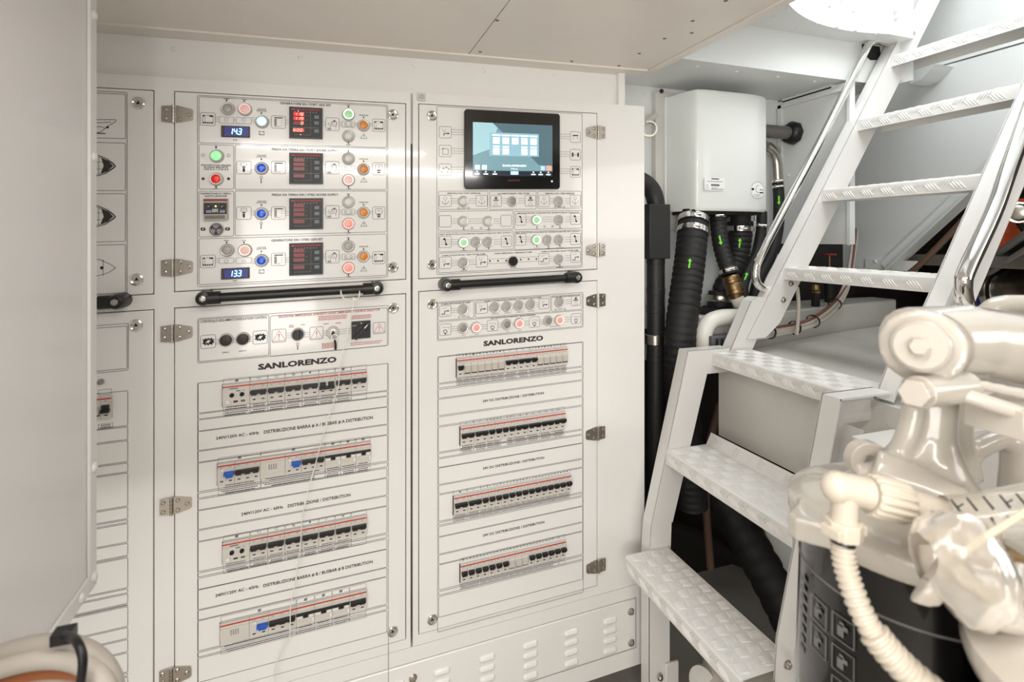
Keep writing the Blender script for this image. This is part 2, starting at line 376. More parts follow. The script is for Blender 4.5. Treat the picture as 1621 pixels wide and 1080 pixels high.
# buzzers and selectors
def knob(T, x, y, cab, name, kind, label=None, r=.0142):
    u, v = T.uv(x, y, .008); pos = PW(u, v, W0); b = MB(panloc)
    b.lathe((0,0,0), (0,0,1), [(r,0),(r,.003),(r*.86,.006)], 28, 0)
    if kind == 'buzzer':
        b.lathe((0,0,.004), (0,0,1), [(r*.84,0),(r*.82,.005),(r*.5,.006)], 24, 1)
        for rr in (.35, .6):
            b.lathe((0,0,.0105), (0,0,1), [(r*rr,-.002),(r*rr,.0008),(r*(rr-.07),.0008)], 20, 3, cap=False)
    elif kind == 'wave':
        b.lathe((0,0,.004), (0,0,1), [(r*.86,0),(r*.84,.005)], 24, 1)
        for a0 in (90, 210, 330):
            for rr in (.25, .45, .66):
                b.line([(rr*r*math.cos(math.radians(a0+d)), rr*r*math.sin(math.radians(a0+d))) for d in (-38,-19,0,19,38)], .0009, .0094, 2)
    elif kind == 'selector':
        b.lathe((0,0,.004), (0,0,1), [(r*.84,0),(r*.8,.008),(r*.7,.010)], 24, 1)
        b.prism([(-.0035,-.009,.012),(.0035,-.009,.012),(.0035,.012,.012),(-.0035,.012,.012)], (0,0,.009), 1)
    elif kind == 'key':
        b.lathe((0,0,.004), (0,0,1), [(r*.8,0),(r*.74,.010),(r*.45,.012)], 24, 0); b.box((-.0018,-.006,.012), (.0018,.006,.0175), 1)
        b.lathe((0,0,.0158), (0,0,1), [(.004,0),(.004,.001)], 12, 1)
    o = b.build(name, [BEZ, BLK, mat('white_marking',(225,222,216),.5), mat('buzzer_brown',(92,70,64),.5)], cab, origin=(0,0,0)); o.location = pos-WO[cab.name]; WO[o.name] = pos
    if label: o['label'] = label
    return o
knob(Z1,316,720,cabA,'alarm_buzzer','wave','black buzzer with white wave marks')
knob(Z3,374,250,cabA,'alarm_buzzer','buzzer'); knob(Z3,459,244,cabA,'alarm_buzzer','buzzer')
knob(Z3,735,222,cabA,'rotary_selector','selector'); knob(Z3,912,212,cabA,'key_switch','key'); knob(Z2,530,876,cabB,'rotary_selector','selector')
u, v = Z3.uv(925,262,.02); b = MB(pan)
b.circ(u-.002, v+.012, .0065, .0018, .020); b.tube([(u-.002,v+.006,.019),(u,v-.004,.019),(u,v-.016,.018)], .0024, 8, 1)
b.build('key', [STEEL, BLK], cabA)
# source selector: black square plate with a handle
u0, v0 = Z3.uv(1005,245,.006); u1, v1 = Z3.uv(1100,150,.006); b = MB(pan); b.box((u0,v0,W0), (u1,v1,.008)); um, vm = (u0+u1)/2, (v0+v1)/2-.002
b.lathe((um,vm,.008), (0,0,1), [(.013,0),(.0125,.004)], 24)
ca, sa = math.cos(math.radians(48)), math.sin(math.radians(48))
R2 = lambda x, y: (um+x*ca-y*sa, vm+x*sa+y*ca)
b.prism([(*R2(x, y), .012) for x, y in ((-.021,-.004),(.017,-.0035),(.021,0),(.017,.0035),(-.021,.004))], (0,0,.012))
b.line([R2(.010,0), R2(.020,0)], .002, .0245, 1); b.text('0', um-.001, v1-.0045, um+.002, .004, .0084, 1); b.text('B+A/2', u0+.002, v1-.009, u0+.0105, .003, .0084, 1); b.text('B1', u1-.008, v1-.008, u1-.004, .0032, .0084, 1)
b.build('source_selector', [BLK, mat('white_marking',(225,222,216),.5)], cabA, bevel=.0008)

SEG = {'0':'abcdef','1':'bc','2':'abged','3':'abgcd','4':'fgbc','6':'afgcde','8':'abcdefg','9':'abcdfg','.':''}
def seven(b, txt, u, v, h, wd, w, mi, t=None, slant=.12):
    t = t or h*.13; x = u
    for ch in txt:
        if ch == '.':
            b.disc(x-wd*.12, v-h/2+t*.4, t*.7, w, mi, 8); continue
        L = wd*.60; hh = h/2
        pts = {'a':((0,hh),(L,hh)),'b':((L,hh),(L,0)),'c':((L,0),(L,-hh)),'d':((0,-hh),(L,-hh)),'e':((0,0),(0,-hh)),'f':((0,hh),(0,0)),'g':((0,0),(L,0))}
        for s_ in SEG[ch]:
            (x0, y0), (x1, y1) = pts[s_]; k = .06
            x0, x1 = x0+(x1-x0)*k, x1-(x1-x0)*k; y0, y1 = y0+(y1-y0)*k, y1-(y1-y0)*k
            b.line([(x+x0+y0*slant, v+y0), (x+x1+y1*slant, v+y1)], t, w, mi)
        x += wd
LEDB = mat('led_blue_white',(190,235,255),.4,emit=(150,225,255),es=1.3); BLUS = mat('blue_screen',(10,14,84),.3,emit=(14,18,160),es=.22)
LEDR = mat('led_red',(255,120,100),.4,emit=(255,150,130),es=1.6); REDG = mat('red_lit_window',(170,16,12),.3,emit=(225,20,12),es=.55); ABBR = mat('meter_red_band',(135,30,32),.4)
def voltmeter(x0, y0, x1, y1, txt):
    u0, v0 = Z1.uv(x0, y1, .005); u1, v1 = Z1.uv(x1, y0, .005); vm = (v0+v1)/2; h2 = (Z1.uv(x0,y1,.005)[1]-Z1.uv(x0,y0,.005)[1])/2
    b = MB(pan); b.box((u0, vm+h2, W0), (u1, vm-h2, .007)); o = b.build('voltage_display', BLK, cabA, bevel=.0006)
    s_ = MB(pan); W = u1-u0; s_.box((u0+.12*W, vm+h2*.78, .0066), (u1-.05*W, vm-h2*.78, .0076)); s_.build('blue_screen', BLUS, o)
    d = MB(pan); seven(d, txt, u0+.30*W, vm, abs(h2)*1.02, .155*W, .0079, 0, t=abs(h2)*.17); d.build('display_digits', LEDB, o)
voltmeter(340,215,480,270,'14.3'); voltmeter(340,908,478,962,'13.3')
def meter(x0, y0, x1, y1, lit):
    u0, va = Z1.uv(x0, y0, .008); u1, vb = Z1.uv(x1, y1, .008); vd = Z1.uv(x0, y1-5, .008)[1]; v1 = va; v0 = (vb+vd)/2
    W = u1-u0; Hh = v1-v0; b = MB(pan); b.box((u0,v0,W0), (u1,v1,.010)); b.box((u0+.05*W, v0+.05*Hh, .010), (u1-.06*W, v1-.05*Hh, .0108), 1)
    b.box((u0+.05*W, v1-.11*Hh, .0106), (u1-.06*W, v1-.055*Hh, .0112), 2)
    for i in range(8): b.quad(u0+(.16+.09*i)*W, v1-.175*Hh, u0+(.19+.09*i)*W, v1-.150*Hh, .0111, 3)
    for i in range(8): b.quad(u0+(.16+.065*i)*W, v0+.095*Hh, u0+(.18+.065*i)*W, v0+.115*Hh, .0111, 3)
    b.line([(u0+.1*W, v0+.34*Hh), (u1-.1*W, v0+.34*Hh)], .0006, .0111, 3); b.line([(u1-.36*W, v1-.12*Hh), (u1-.36*W, v0+.12*Hh)], .0003, .0111, 3)
    for k in range(3): b.text(('L1','L2','L3')[k], u0+.49*W, v1-(.27+.145*k)*Hh, u0+.53*W, .03*Hh, .0111, 3)
    b.text('ABB', u0+.07*W, v1-.083*Hh, u0+.15*W, .03*Hh, .0113, 3)
    o = b.build('power_meter', [BLK, METER, ABBR, mat('meter_marking',(150,148,145),.5)], cabA, bevel=.0004)
    rows = [(.235,'118'),(.375,'119'),(.52,'0'),(.745,'60.0')]
    for i, (fy, tx) in enumerate(rows):
        d = MB(pan); vc = v1-fy*Hh; hh = .055*Hh
        d.box((u0+.13*W, vc-hh, .0107), (u0+.45*W, vc+hh, .0116), 0)
        d.build('display_window', REDG if lit and i != 2 else LCDR, o)
        if lit:
            d = MB(pan); n = len(tx.replace('.', '')); wd = .095*W
            if i == 3: seven(d, tx, u0+.13*W, vc, hh*1.5, wd*1.05, .0119, 0, t=hh*.30)
            else: seven(d, tx, u0+.45*W-wd*n, vc, hh*1.5, wd, .0119, 0, t=hh*.30)
            d.build('display_digits', LEDR, o)
    for fy in (.32,.53,.77) if False else (.31,.50,.76):
        k = MB(pan); vc = v1-fy*Hh; k.box((u1-.25*W, vc-.055*Hh, .0107), (u1-.11*W, vc+.055*Hh, .0122)); k.line([(u1-.21*W,vc-.02*Hh),(u1-.15*W,vc-.02*Hh),(u1-.15*W,vc+.02*Hh)], .0004, .0124, 1)
        k.build('meter_key', [KEYG, INK], o, bevel=.0004)
    if lit:
        k = MB(pan); k.disc(u0+.27*W, v1-.135*Hh, .0011, .0115); k.disc(u0+.34*W, v0+.11*Hh, .0011, .0115); k.build('status_led', LEDR, o)
meter(672,120,835,278,True); meter(672,345,837,500,False); meter(672,568,837,722,False); meter(672,788,837,945,False)
# earth leakage relay
u0, v0 = Z1.uv(250,675,.02); u1, v1 = Z1.uv(368,568,.02); W = u1-u0; Hh = v1-v0
b = MB(pan); b.box((u0,v0,W0), (u1,v1,.016)); b.box((u0+.02*W,v0+.28*Hh,.016), (u1-.02*W,v1-.2*Hh,.017), 1); b.box((u0,v1-.12*Hh,.016), (u1,v1-.03*Hh,.0172), 2)
b.quad(u0+.06*W, v0+.05*Hh, u0+.9*W, v0+.22*Hh, .0163, 3)
for i in range(7): b.quad(u0+(.38+.035*i)*W, v0+.36*Hh, u0+(.40+.035*i)*W, v0+.52*Hh, .0172, 4)
relay = b.build('earth_leakage_relay', [mat('relay_body',(176,168,158),.4), METER, ABBR, MODD, mat('white_marking',(225,222,216),.5)], cabA, bevel=.0008)
for fx in (.24,.80):
    k = MB(pan); k.lathe((u0+fx*W, v1-.38*Hh, .017), (0,0,1), [(.0038,0),(.0034,.004)], 16); k.line([(u0+fx*W-.002, v1-.38*Hh), (u0+fx*W+.002, v1-.36*Hh)], .0008, .0212, 1)
    k.build('dial', [BLK, mat('white_marking',(225,222,216),.5)], relay)
    k = MB(pan); k.box((u0+fx*W-.005, v0+.34*Hh, .017), (u0+fx*W+.005, v0+.46*Hh, .0185)); k.build('key_pad', mat('relay_key_blue',(130,140,165),.4), relay)
k = MB(pan); k.disc(u0+.52*W, v1-.36*Hh, .0018, .0174); k.build('status_led', mat('led_amber',(255,230,150),.3,emit=(255,220,120),es=1.5), relay)

# ---- multifunction display
uL, vTp = Z2.uv(293,131,.012); uR, vBt = Z2.uv(760,525,.012); vBt = Z2.uv(294,523,.012)[1]
b = MB(pan); r_ = .008; pts = []
for cx, cy, a0 in ((uR-r_,vTp-r_,0),(uL+r_,vTp-r_,90),(uL+r_,vBt+r_,180),(uR-r_,vBt+r_,270)):
    for k in range(6): a = math.radians(a0+18*k); pts.append((cx+r_*math.cos(a), cy+r_*math.sin(a), W0))
b.prism(pts, (0,0,.011))
sl, st = Z2.uv(334,196,.012); sr, sb = Z2.uv(722,462,.012); sb = Z2.uv(334,458,.012)[1]
disp = b.build('touch_screen_display', mat('glass_black',(16,15,15),.12,coat=1), cabB, bevel=.0015)
TE = lambda n, c, e: mat(n, c, .25, emit=c, es=e, coat=.6)
tb = MB(pan); W = sr-sl; Hh = st-sb; q = lambda x, y: (sl+x*W, st-y*Hh)
wz = W0+.0115; cams = [TE('screen_teal_dark',(74,98,108),.55), TE('screen_teal_mid',(104,136,146),.6), TE('screen_teal_light',(140,176,184),.65), TE('screen_bar',(34,42,54),.3), TE('screen_panel',(124,160,174),.7), TE('screen_white',(238,248,252),1.0), TE('screen_red',(232,140,126),.8), TE('screen_blue',(150,184,220),.8)]
def pol(pp, mi, dz=0): tb.poly([(*q(*p), wz+dz) for p in pp], mi)
pol([(0,0),(1,0),(1,.9),(0,.9)], 0)
pol([(0,0),(.24,0),(.36,.17),(.36,.6),(.70,.6),(.82,.78),(1,.80),(1,.9),(0,.9)], 1, .0002)
pol([(0,0),(.24,0),(.3,.09),(.2,.5),(0,.62)], 2, .0003)
pol([(0,.9),(1,.9),(1,1),(0,1)], 3, .0002); pol([(.2,.18),(.82,.18),(.82,.62),(.2,.62)], 4, .0005)
for i in range(5):
    x = .245+i*.117; pol([(x,.27),(x+.078,.27),(x+.078,.39),(x,.39)], 5, .0007); pol([(x-.012,.215),(x+.09,.215),(x+.09,.24),(x-.012,.24)], 5, .0007)
    if i != 2: pol([(x,.475),(x+.078,.475),(x+.078,.59),(x,.59)], 5, .0007); pol([(x,.43),(x+.078,.43),(x+.078,.455),(x,.455)], 5, .0007)
for x in (.025,.11): pol([(x,.8),(x+.055,.8),(x+.055,.88),(x,.88)], 5, .0007)
pol([(.845,.8),(.9,.8),(.9,.88),(.845,.88)], 7, .0007); pol([(.92,.79),(.985,.79),(.985,.885),(.92,.885)], 6, .0007)
pol([(.46,.905),(.56,.905),(.56,.975),(.46,.975)], 7, .0007); pol([(.49,.92),(.53,.92),(.53,.96),(.49,.96)], 5, .0009)
for x in (.05,.155,.265,.75,.845,.945): pol([(x-.028,.955),(x+.028,.955),(x+.028,.975),(x-.028,.975)], 5, .0007); pol([(x-.009,.912),(x+.009,.912),(x+.009,.935),(x-.009,.935)], 5, .0007)
tb.text('SANLORENZO', sl+.36*W, st-.80*Hh, sl+.66*W, .035*Hh, wz+.0009, 5, bold=.02); tb.text('Menu', sl+.47*W, st-.86*Hh, sl+.55*W, .025*Hh, wz+.0009, 5)
tb.build('display_screen', cams, disp)
k = MB(pan); u, v = Z2.uv(720,485,.012); k.lathe((u, v, .0130), (0,0,1), [(.0030,0),(.0026,.0006)], 14); k.build('power_button', mat('button_glow',(200,200,205),.3,emit=(200,200,210),es=.4), disp)
k = MB(pan); ua, va = Z2.uv(505,480,.012); ub = U(640+562/3.0857,.012); k.text('GARMIN', ua, va, ub, .004, .0136, 0); k.build('lettering', mat('dim_red_lettering',(130,70,66),.5), disp)
# ---- circuit breakers
_mod = {}
def module(kind, p, n, cab, pos):
    key = (cab.name, kind, n, round(p, 4))
    name = {'cover':'fuse_holder','blank':'blank_cover','rcd':'residual_current_device','mon':'insulation_monitor','spec':'interlocked_breaker'}.get(kind, 'circuit_breaker')
    if key in _mod: return place(_mod[key], name, pos, cab)
    b = MB(panloc); g = .0003; hh = .0225; W = p*n
    b.box((g, -hh, -.004), (W-g, hh, .0075)); b.box((g, -.012, .0075), (W-g, .0115, .0095)); b.box((g, .0165, .0075), (W-g, .0190, .0082), 1)
    if kind in ('sw', 'rcd', 'down'):
        for i in range(n):
            x = p*(i+.5); b.quad(x-p*.16, -.0142, x+p*.16, -.0128, .0080, 2) if False else b.box((x-p*.17, -.0158, .0075), (x+p*.17, -.0138, .0082), 2)
            b.line([(x-p*.2, .0145), (x+p*.15, .0145)], .0004, .0077, 3); b.line([(x-p*.2, .0130), (x+p*.05, .0130)], .0004, .0077, 3)
    if kind == 'blank':
        for i in range(4):
            for j in range(4): b.quad(W*.5-.008+.0045*i, -.004+.003*j, W*.5-.0055+.0045*i, -.0025+.003*j, .0097, 3)
    if kind == 'mon':
        for x, y in ((.35,.004),(.72,.004)): b.lathe((x*W, y-.004, .0095), (0,0,1), [(.0046,0),(.0042,.003)], 16, 2)
        b.lathe((.2*W, -.0135, .0075), (0,0,1), [(.0038,0),(.0036,.004)], 14, 4)
        b.quad(.4*W, -.0165, .56*W, -.0115, .0080, 3); b.quad(.68*W, -.0165, .74*W, -.0115, .0080, 3); b.quad(.76*W, -.0165, .82*W, -.0115, .0080, 3)
        b.quad(.25*W, .0125, .58*W, .0140, .0078, 2); b.disc(.3*W, .0082, .0014, .0097, 4); b.disc(.42*W, .0082, .0014, .0097, 4); b.quad(.5*W,.0074,.66*W,.009,.0097,2); b.quad(.74*W,.0080,.84*W,.0088,.0097,2)
    if kind == 'cover':
        b.line([(p*.2,.0135),(p*.4,.0145),(p*.5,.011),(p*.7,.013)], .0004, .0077, 3)
    o = b.build(name, [MOD, REDB, BLKM, INK2, mat('white_plastic',(228,226,222),.4)], cab, origin=(0,0,0), bevel=0)
    o.location = pos-WO[cab.name]; WO[o.name] = pos
    t = MB(panloc)
    if kind == 'sw':
        t.box((p*.10, -.0005, .0095), (W-p*.10, .0065, .0190))
        for i in range(n):
            x = p*(i+.5); t.prism([(x-p*.30,-.0045,.0095),(x+p*.30,-.0045,.0095),(x+p*.34,.002,.0095),(x-p*.34,.002,.0095)], (0,0,.006))
        for i in range(n): t.box((p*(i+.5)-p*.1, -.0075, .0095), (p*(i+.5)+p*.1, -.0045, .0120), 1)
        t.build('toggle', [BLK, mat('white_plastic',(228,226,222),.4)], o, origin=(0,0,0), bevel=.0006).location = (0,0,0)
    elif kind == 'down':
        t.box((p*.08, -.0085, .0095), (W-p*.08, -.0025, .0185))
        for i in range(n): x = p*(i+.5); t.box((x-p*.36,-.005,.0095), (x+p*.36,.0065,.0145))
        t.build('toggle', BLK, o, origin=(0,0,0), bevel=.0006).location = (0,0,0)
    elif kind == 'rcd':
        t.box((W*.40, -.001, .0095), (W*.98, .006, .0190)); t.box((W*.50, -.007, .0095), (W*.90, -.001, .0145))
        t.build('toggle', BLUT, o, origin=(0,0,0), bevel=.0006).location = (0,0,0)
        t = MB(panloc); t.lathe((W*.3, .0105, .0095), (0,0,1), [(.003,0),(.0027,.003)], 14); t.build('test_button', mat('white_plastic',(228,226,222),.4), o, origin=(0,0,0)).location = (0,0,0)
    elif kind == 'cover':
        t.box((p*.10, -.0120, .0095), (p*.90, .0035, .0135)); t.box((p*.10, -.0150, .0080), (p*.90, -.0120, .0112), 1)
        t.build('fuse_flap', [MODC, BLKM], o, origin=(0,0,0), bevel=.0006).location = (0,0,0)
    elif kind == 'spec':
        t.box((0, .0035, .0095), (W, .0068, .0150)); t.box((W*.38, -.004, .0095), (W*.66, .004, .0130))
        t.build('toggle', BLK, o, origin=(0,0,0)).location = (0,0,0)
        t = MB(panloc); t.box((W*.05,-.004,.0095), (W*.34,.001,.0125)); t.box((W*.72,-.004,.0095), (W*.95,.001,.0125)); t.box((W*.88,-.0165,.0075), (W*.99,-.0065,.0120)); t.build('interlock_lever', mat('white_plastic',(228,226,222),.4), o, origin=(0,0,0)).location = (0,0,0)
    _mod[key] = o; return o
def row(T, xl, yt, yb, xr, spec, cab, ink):
    """spec: list of (kind, poles).  (xl, yt)-(xl, yb) left edge, xr right edge in tile pixels"""
    w = .008; u0, va = T.uv(xl, yt, w); _, vb = T.uv(xl, yb, w); u1 = U(T.p(xr, 0)[0], w); n = sum(k[1] for k in spec); p = (u1-u0)/n; v = (va+vb)/2
    x = u0; edges = [u0]
    for kind, m in spec:
        module(kind, p, m, cab, PW(x, v, W0)); x += p*m; edges.append(x)
    ink.box((u0-.0012, v-.0235, W0), (u0-.0002, v+.0232, .0065), 0)       # slot edge
    ink.quad(u0-.001, v-.0236, u1+.001, v-.0226, W0+.0004, 1)
    return u0, u1, v, p, edges
inkA = {k: MB(pan) for k in ('LU','LL','CU','CL','RU','RL')}; WI = W0+.0005
I = inkA['CL']
SP2 = [('sw',2)]
rows = {}
rows['A'] = row(Z3,357,480,580,1083,[('mon',3)]+SP2*4+[('down',2)]+SP2*2, cabA, I)
rows['B'] = row(Z3,331,872,985,1101,[('rcd',2),('sw',3),('blank',3),('rcd',2),('sw',3),('spec',2),('spec',2),('spec',2)], cabA, I)
rows['C'] = row(Z4,379,347,440,1150,[('mon',3)]+SP2*7, cabA, I)
rows['D'] = row(Z4,366,772,882,1148,[('blank',3),('rcd',2),('sw',3),('spec',2),('spec',2),('spec',2),('sw',2)], cabA, I)
I = inkA['RL']
rows['E'] = row(Z5,280,436,530,872,[('sw',1)]+[('cover',1)]*6+[('sw',2),('sw',2),('sw',1)]+[('cover',1)]*5, cabB, I)
rows['F'] = row(Z5,299,803,890,860,[('sw',2)]*2+[('sw',1)]*4+[('sw',2)]*4, cabB, I)
rows['G'] = row(Z6,234,203,283,792,[('sw',2)]*2+[('sw',1)]*14, cabB, I)
rows['H'] = row(Z6,266,520,612,767,[('sw',1)]*7+[('cover',1)]*3+[('sw',1)]*6, cabB, I)
# label strips above and below the rows
random.seed(3)
def scrib(I, u0, v0, u1, v1, lines, mi=1):
    h = (v1-v0)/lines
    for k in range(lines):
        x = u0+random.uniform(.04,.18)*(u1-u0); e = u1-random.uniform(.04,.18)*(u1-u0)
        while x < e:
            L = random.uniform(.0018,.0045); yy = v0+h*(k+.5); I.quad(x, yy-h*.22, min(x+L, e), yy+h*.22, WI, mi); x += L+.0007
def glyph_small(I, u, v, s, k):
    if k == 0: I.poly([(u-.4*s,v-.3*s,WI),(u+.3*s,v-.3*s,WI),(u+.45*s,v+.35*s,WI),(u-.3*s,v+.3*s,WI)], 0); I.line([(u-.2*s,v-.15*s),(u+.05*s,v+.1*s),(u,v-.05*s),(u+.25*s,v+.2*s)], s*.09, WI+.0002, 3)
    elif k == 1: I.line([(u-.4*s,v),(u-.1*s,v),(u-.1*s,v+.3*s),(u+.4*s,v+.3*s)], s*.1, WI, 0); I.line([(u-.3*s,v-.3*s),(u+.3*s,v-.3*s)], s*.08, WI, 1)
    elif k == 2: I.circ(u, v, s*.3, s*.08, WI, 1, 10); I.line([(u-.35*s,v),(u+.35*s,v)], s*.06, WI, 1); I.line([(u,v-.35*s),(u,v+.35*s)], s*.06, WI, 1)
    elif k == 3: I.line([(u-.3*s,v-.3*s),(u+.1*s,v+.3*s),(u+.35*s,v+.3*s)], s*.09, WI, 1); I.disc(u-.3*s, v-.3*s, s*.1, WI, 1, 6)
    elif k == 4: I.poly([(u-.3*s,v-.3*s,WI),(u+.25*s,v,WI),(u-.3*s,v+.3*s,WI)], 0)
    elif k == 5: I.rrect(u-.35*s, v-.25*s, u+.35*s, v+.25*s, s*.05, s*.08, WI, 1)
def strips(I, rw, cells, up, dn1, dn2, hh, icons, blanks=(), lines=2):
    u0, u1, v, p, _ = rw; x = u0
    for i, c in enumerate(cells):
        a, e = x+.0006, x+p*c-.0006; x += p*c
        I.rrect(a, v+up-hh/2, e, v+up+hh/2, .0008, .0005, WI, 1, 1)
        if i not in blanks: glyph_small(I, (a+e)/2, v+up, hh*.8, icons[i % len(icons)])
        for dv in (dn1, dn2):
            I.rrect(a, v+dv-hh/2, e, v+dv+hh/2, .0008, .0005, WI, 1, 1)
            if i not in blanks: scrib(I, a, v+dv-hh*.4, e, v+dv+hh*.4, lines)
I = inkA['CL']
strips(I, rows['A'], [3]+[2]*7, .0285, -.0290, -.0410, .0100, [0,5,5,2,4,3,0,1], (7,))
strips(I, rows['B'], [5,8,2,2,2], .0285, -.0290, -.0410, .0100, [0,0,0,0,0])
strips(I, rows['C'], [3]+[2]*7, .0285, -.0290, -.0410, .0100, [0,5,5,2,4,3,2,1], (7,))
strips(I, rows['D'], [8,2,2,2,2], .0285, -.0290, -.0410, .0100, [0,0,0,0,0], (4,))
I = inkA['RL']
strips(I, rows['E'], [1]*7+[2,2]+[1]*6, .0285, -.0290, -.0395, .0088, [3,4,0,4,4,4,4,3,3,3,4,4,4,5,5])
strips(I, rows['F'], [2,2,1,1,1,1,2,2,2,2], .0285, -.0290, -.0395, .0088, [3,3,5,5,1,5,1,1,5,5], (4,))
strips(I, rows['G'], [2,2]+[1]*14, .0285, -.0285, -.0385, .0080, [0,3,3,3,5,1,1,2,4,3,4,2,2,4,4,4])
strips(I, rows['H'], [1]*16, .0300, -.0285, -.0385, .0080, [0,2,2,2,1,4,4,4,4,4,5,5,1,1,1,1], (14,15))

# ---- printed frames on the doors
def vbox(I, T, xl, xr, y0, y1, t=LT, r=.003, mi=1):
    """printed outline from its left edge ordinates (levels run with the door)"""
    u0, va = T.uv(xl, y0); _, vb = T.uv(xl, y1); I.rrect(u0, vb, U(T.p(xr,0)[0]), va, r, t, WI, mi)
I = inkA['CU']
vbox(I, Z1, 225, 1153, 66, 1000, r=.004)
for a, b_, y0, y1 in ((233,1147,73,297),(233,402,306,523),(409,1147,308,525),(233,402,534,757),(409,1147,533,750),(233,1147,766,990)): vbox(I, Z1, a, b_, y0, y1)
I = inkA['CL']
vbox(I, Z3, 233, 1190, 141, 364); vbox(I, Z3, 239, 590, 146, 357); vbox(I, Z3, 597, 1184, 128, 331)
vbox(I, Z3, 233, 1190, 465, 2350, r=.002)
seg3 = [(465,615),(620,645),(650,705),(709,803),(808,862),(866,1010),(1018,1042)]
seg4 = [(102,158),(163,262),(268,325),(330,487),(495,515),(523,582),(585,690),(695,745),(750,910),(918,942),(950,1078)]
for y0, y1 in seg3: vbox(I, Z3, 235.5, 1185, y0, y1, r=.002)
for y0, y1 in seg4: vbox(I, Z4, 250, 1256, y0, y1, r=.002)
I = inkA['RL']
vbox(I, Z5, 175, 953, 131, 335); vbox(I, Z5, 180, 370, 136, 228); vbox(I, Z5, 378, 778, 123, 213); vbox(I, Z5, 784, 948, 97, 180); vbox(I, Z5, 180, 948, 235, 328)
vbox(I, Z5, 177, 953, 421, 1890, r=.002)
for y0, y1 in [(423,562),(568,588),(596,642),(648,735),(742,790),(797,930),(937,960),(966,1012)]: vbox(I, Z5, 181, 949, y0, y1, r=.002)
for y0, y1 in [(62,140),(145,185),(190,315),(321,333),(340,387),(391,470),(475,518),(522,640),(648,665),(672,770)]: vbox(I, Z6, 162, 845, y0, y1, r=.002)
I = inkA['RU']
vbox(I, Z2, 158, 867, 120, 940, r=.003)
for xl, xr, y0, y1 in ((166,406,534,623),(415,643,534,623),(650,862,534,618),(166,530,632,727),(537,862,632,722),(166,530,735,830),(537,862,731,820),(166,862,837,932)): vbox(I, Z2, xl, xr, y0, y1, r=.0025)
I = inkA['LU']
for y0, y1 in ((150,220),(227,302),(307,382),(387,463)):
    u1 = U(199.5); I.rrect(U(-20), vat(199,y1), u1, vat(199,y0), .003, LT, WI, 1)
I.rrect(U(-25), vat(201,464.5), U(202), vat(201,147), .004, LT, WI, 1)
I = inkA['LL']
I.rrect(U(-20), vat(201,586), U(204), vat(201,512), .004, LT, WI, 1); I.rrect(U(-20), vat(201,583), U(202), vat(201,516), .003, LT, WI, 1)
prev = 616
for y in (673,695,730,746,800,820,826,857,878,880,929,937,954,957,990,1009,1030,1062,1068,1100):
    I.rrect(U(-20), vat(203,y), U(203), vat(203,prev+2), .002, LT, WI, 1); prev = y
# yacht outlines on the left door
def poly_px(I, pts, t=.001, mi=1, closed=False): I.line([uv(*p) for p in pts], t, WI, mi, closed)
I = inkA['LU']
poly_px(I, [(120,190),(184,190),(184,193),(172,200),(160,210),(120,212)]); poly_px(I, [(150,195),(176,194)]); poly_px(I, [(120,201),(160,201),(168,204)]); poly_px(I, [(120,211),(168,212)], .0018)
u_, v_ = uv(171,202); I.disc(u_, v_, .0025, WI, 0)
for cy in (262,342):
    for k, t in ((0,.0016),(1,.0009)):
        d = 2.5*k; poly_px(I, [(120,cy-19+d),(155,cy-16+d),(170,cy-10+d*.8),(180,cy-3+d*.4),(184-d,cy+1.5),(180,cy+5-d*.4),(168,cy+13-d*.8),(150,cy+18-d),(120,cy+19-d)], t)
    I.poly([(*uv(*p), WI) for p in [(161,cy-12),(172,cy-7),(180,cy+1),(171,cy+9),(160,cy+13),(165,cy+1)]], 1)
    for x in (130,140,150,157): poly_px(I, [(x,cy-13),(x,cy+14)], .0007)
    poly_px(I, [(120,cy-5),(163,cy-5)], .0007); poly_px(I, [(120,cy+6),(163,cy+6)], .0007)
poly_px(I, [(120,408),(158,411),(175,418),(184,424),(172,432),(150,438),(120,440)], .0009); poly_px(I, [(164,411),(164,437)], .0008); u_, v_ = uv(162,424); I.disc(u_, v_, .003, WI, 0)
row(PX, 121, 629, 664, 177, [('sw',1),('cover',1),('cover',1)], cabA, inkA['LL']) if False else None
u_, v_ = uv(160,646,.008); pp = (U(177,.008)-U(160,.008))
module('down', pp, 1, cabA, PW(U(160,.008), v_, W0)); module('cover', pp, 1, cabA, PW(U(160,.008)-pp, v_, W0))
I = inkA['LL']
u_, v_ = uv(167,620); I.rrect(u_-.011, v_-.005, u_+.011, v_+.005, .001, .0006, WI, 1); u_, v_ = uv(168,674); I.rrect(u_-.012, v_-.005, u_+.012, v_+.005, .001, .0006, WI, 1); scrib(I, u_-.012, v_-.004, u_+.012, v_+.004, 2)
u_, v_ = uv(160.5,604); k = MB(pan); k.lathe((u_,v_,W0), (0,0,1), [(.006,0),(.005,.006)], 14); k.build('indicator_lamp', GL['dark'], cabA)
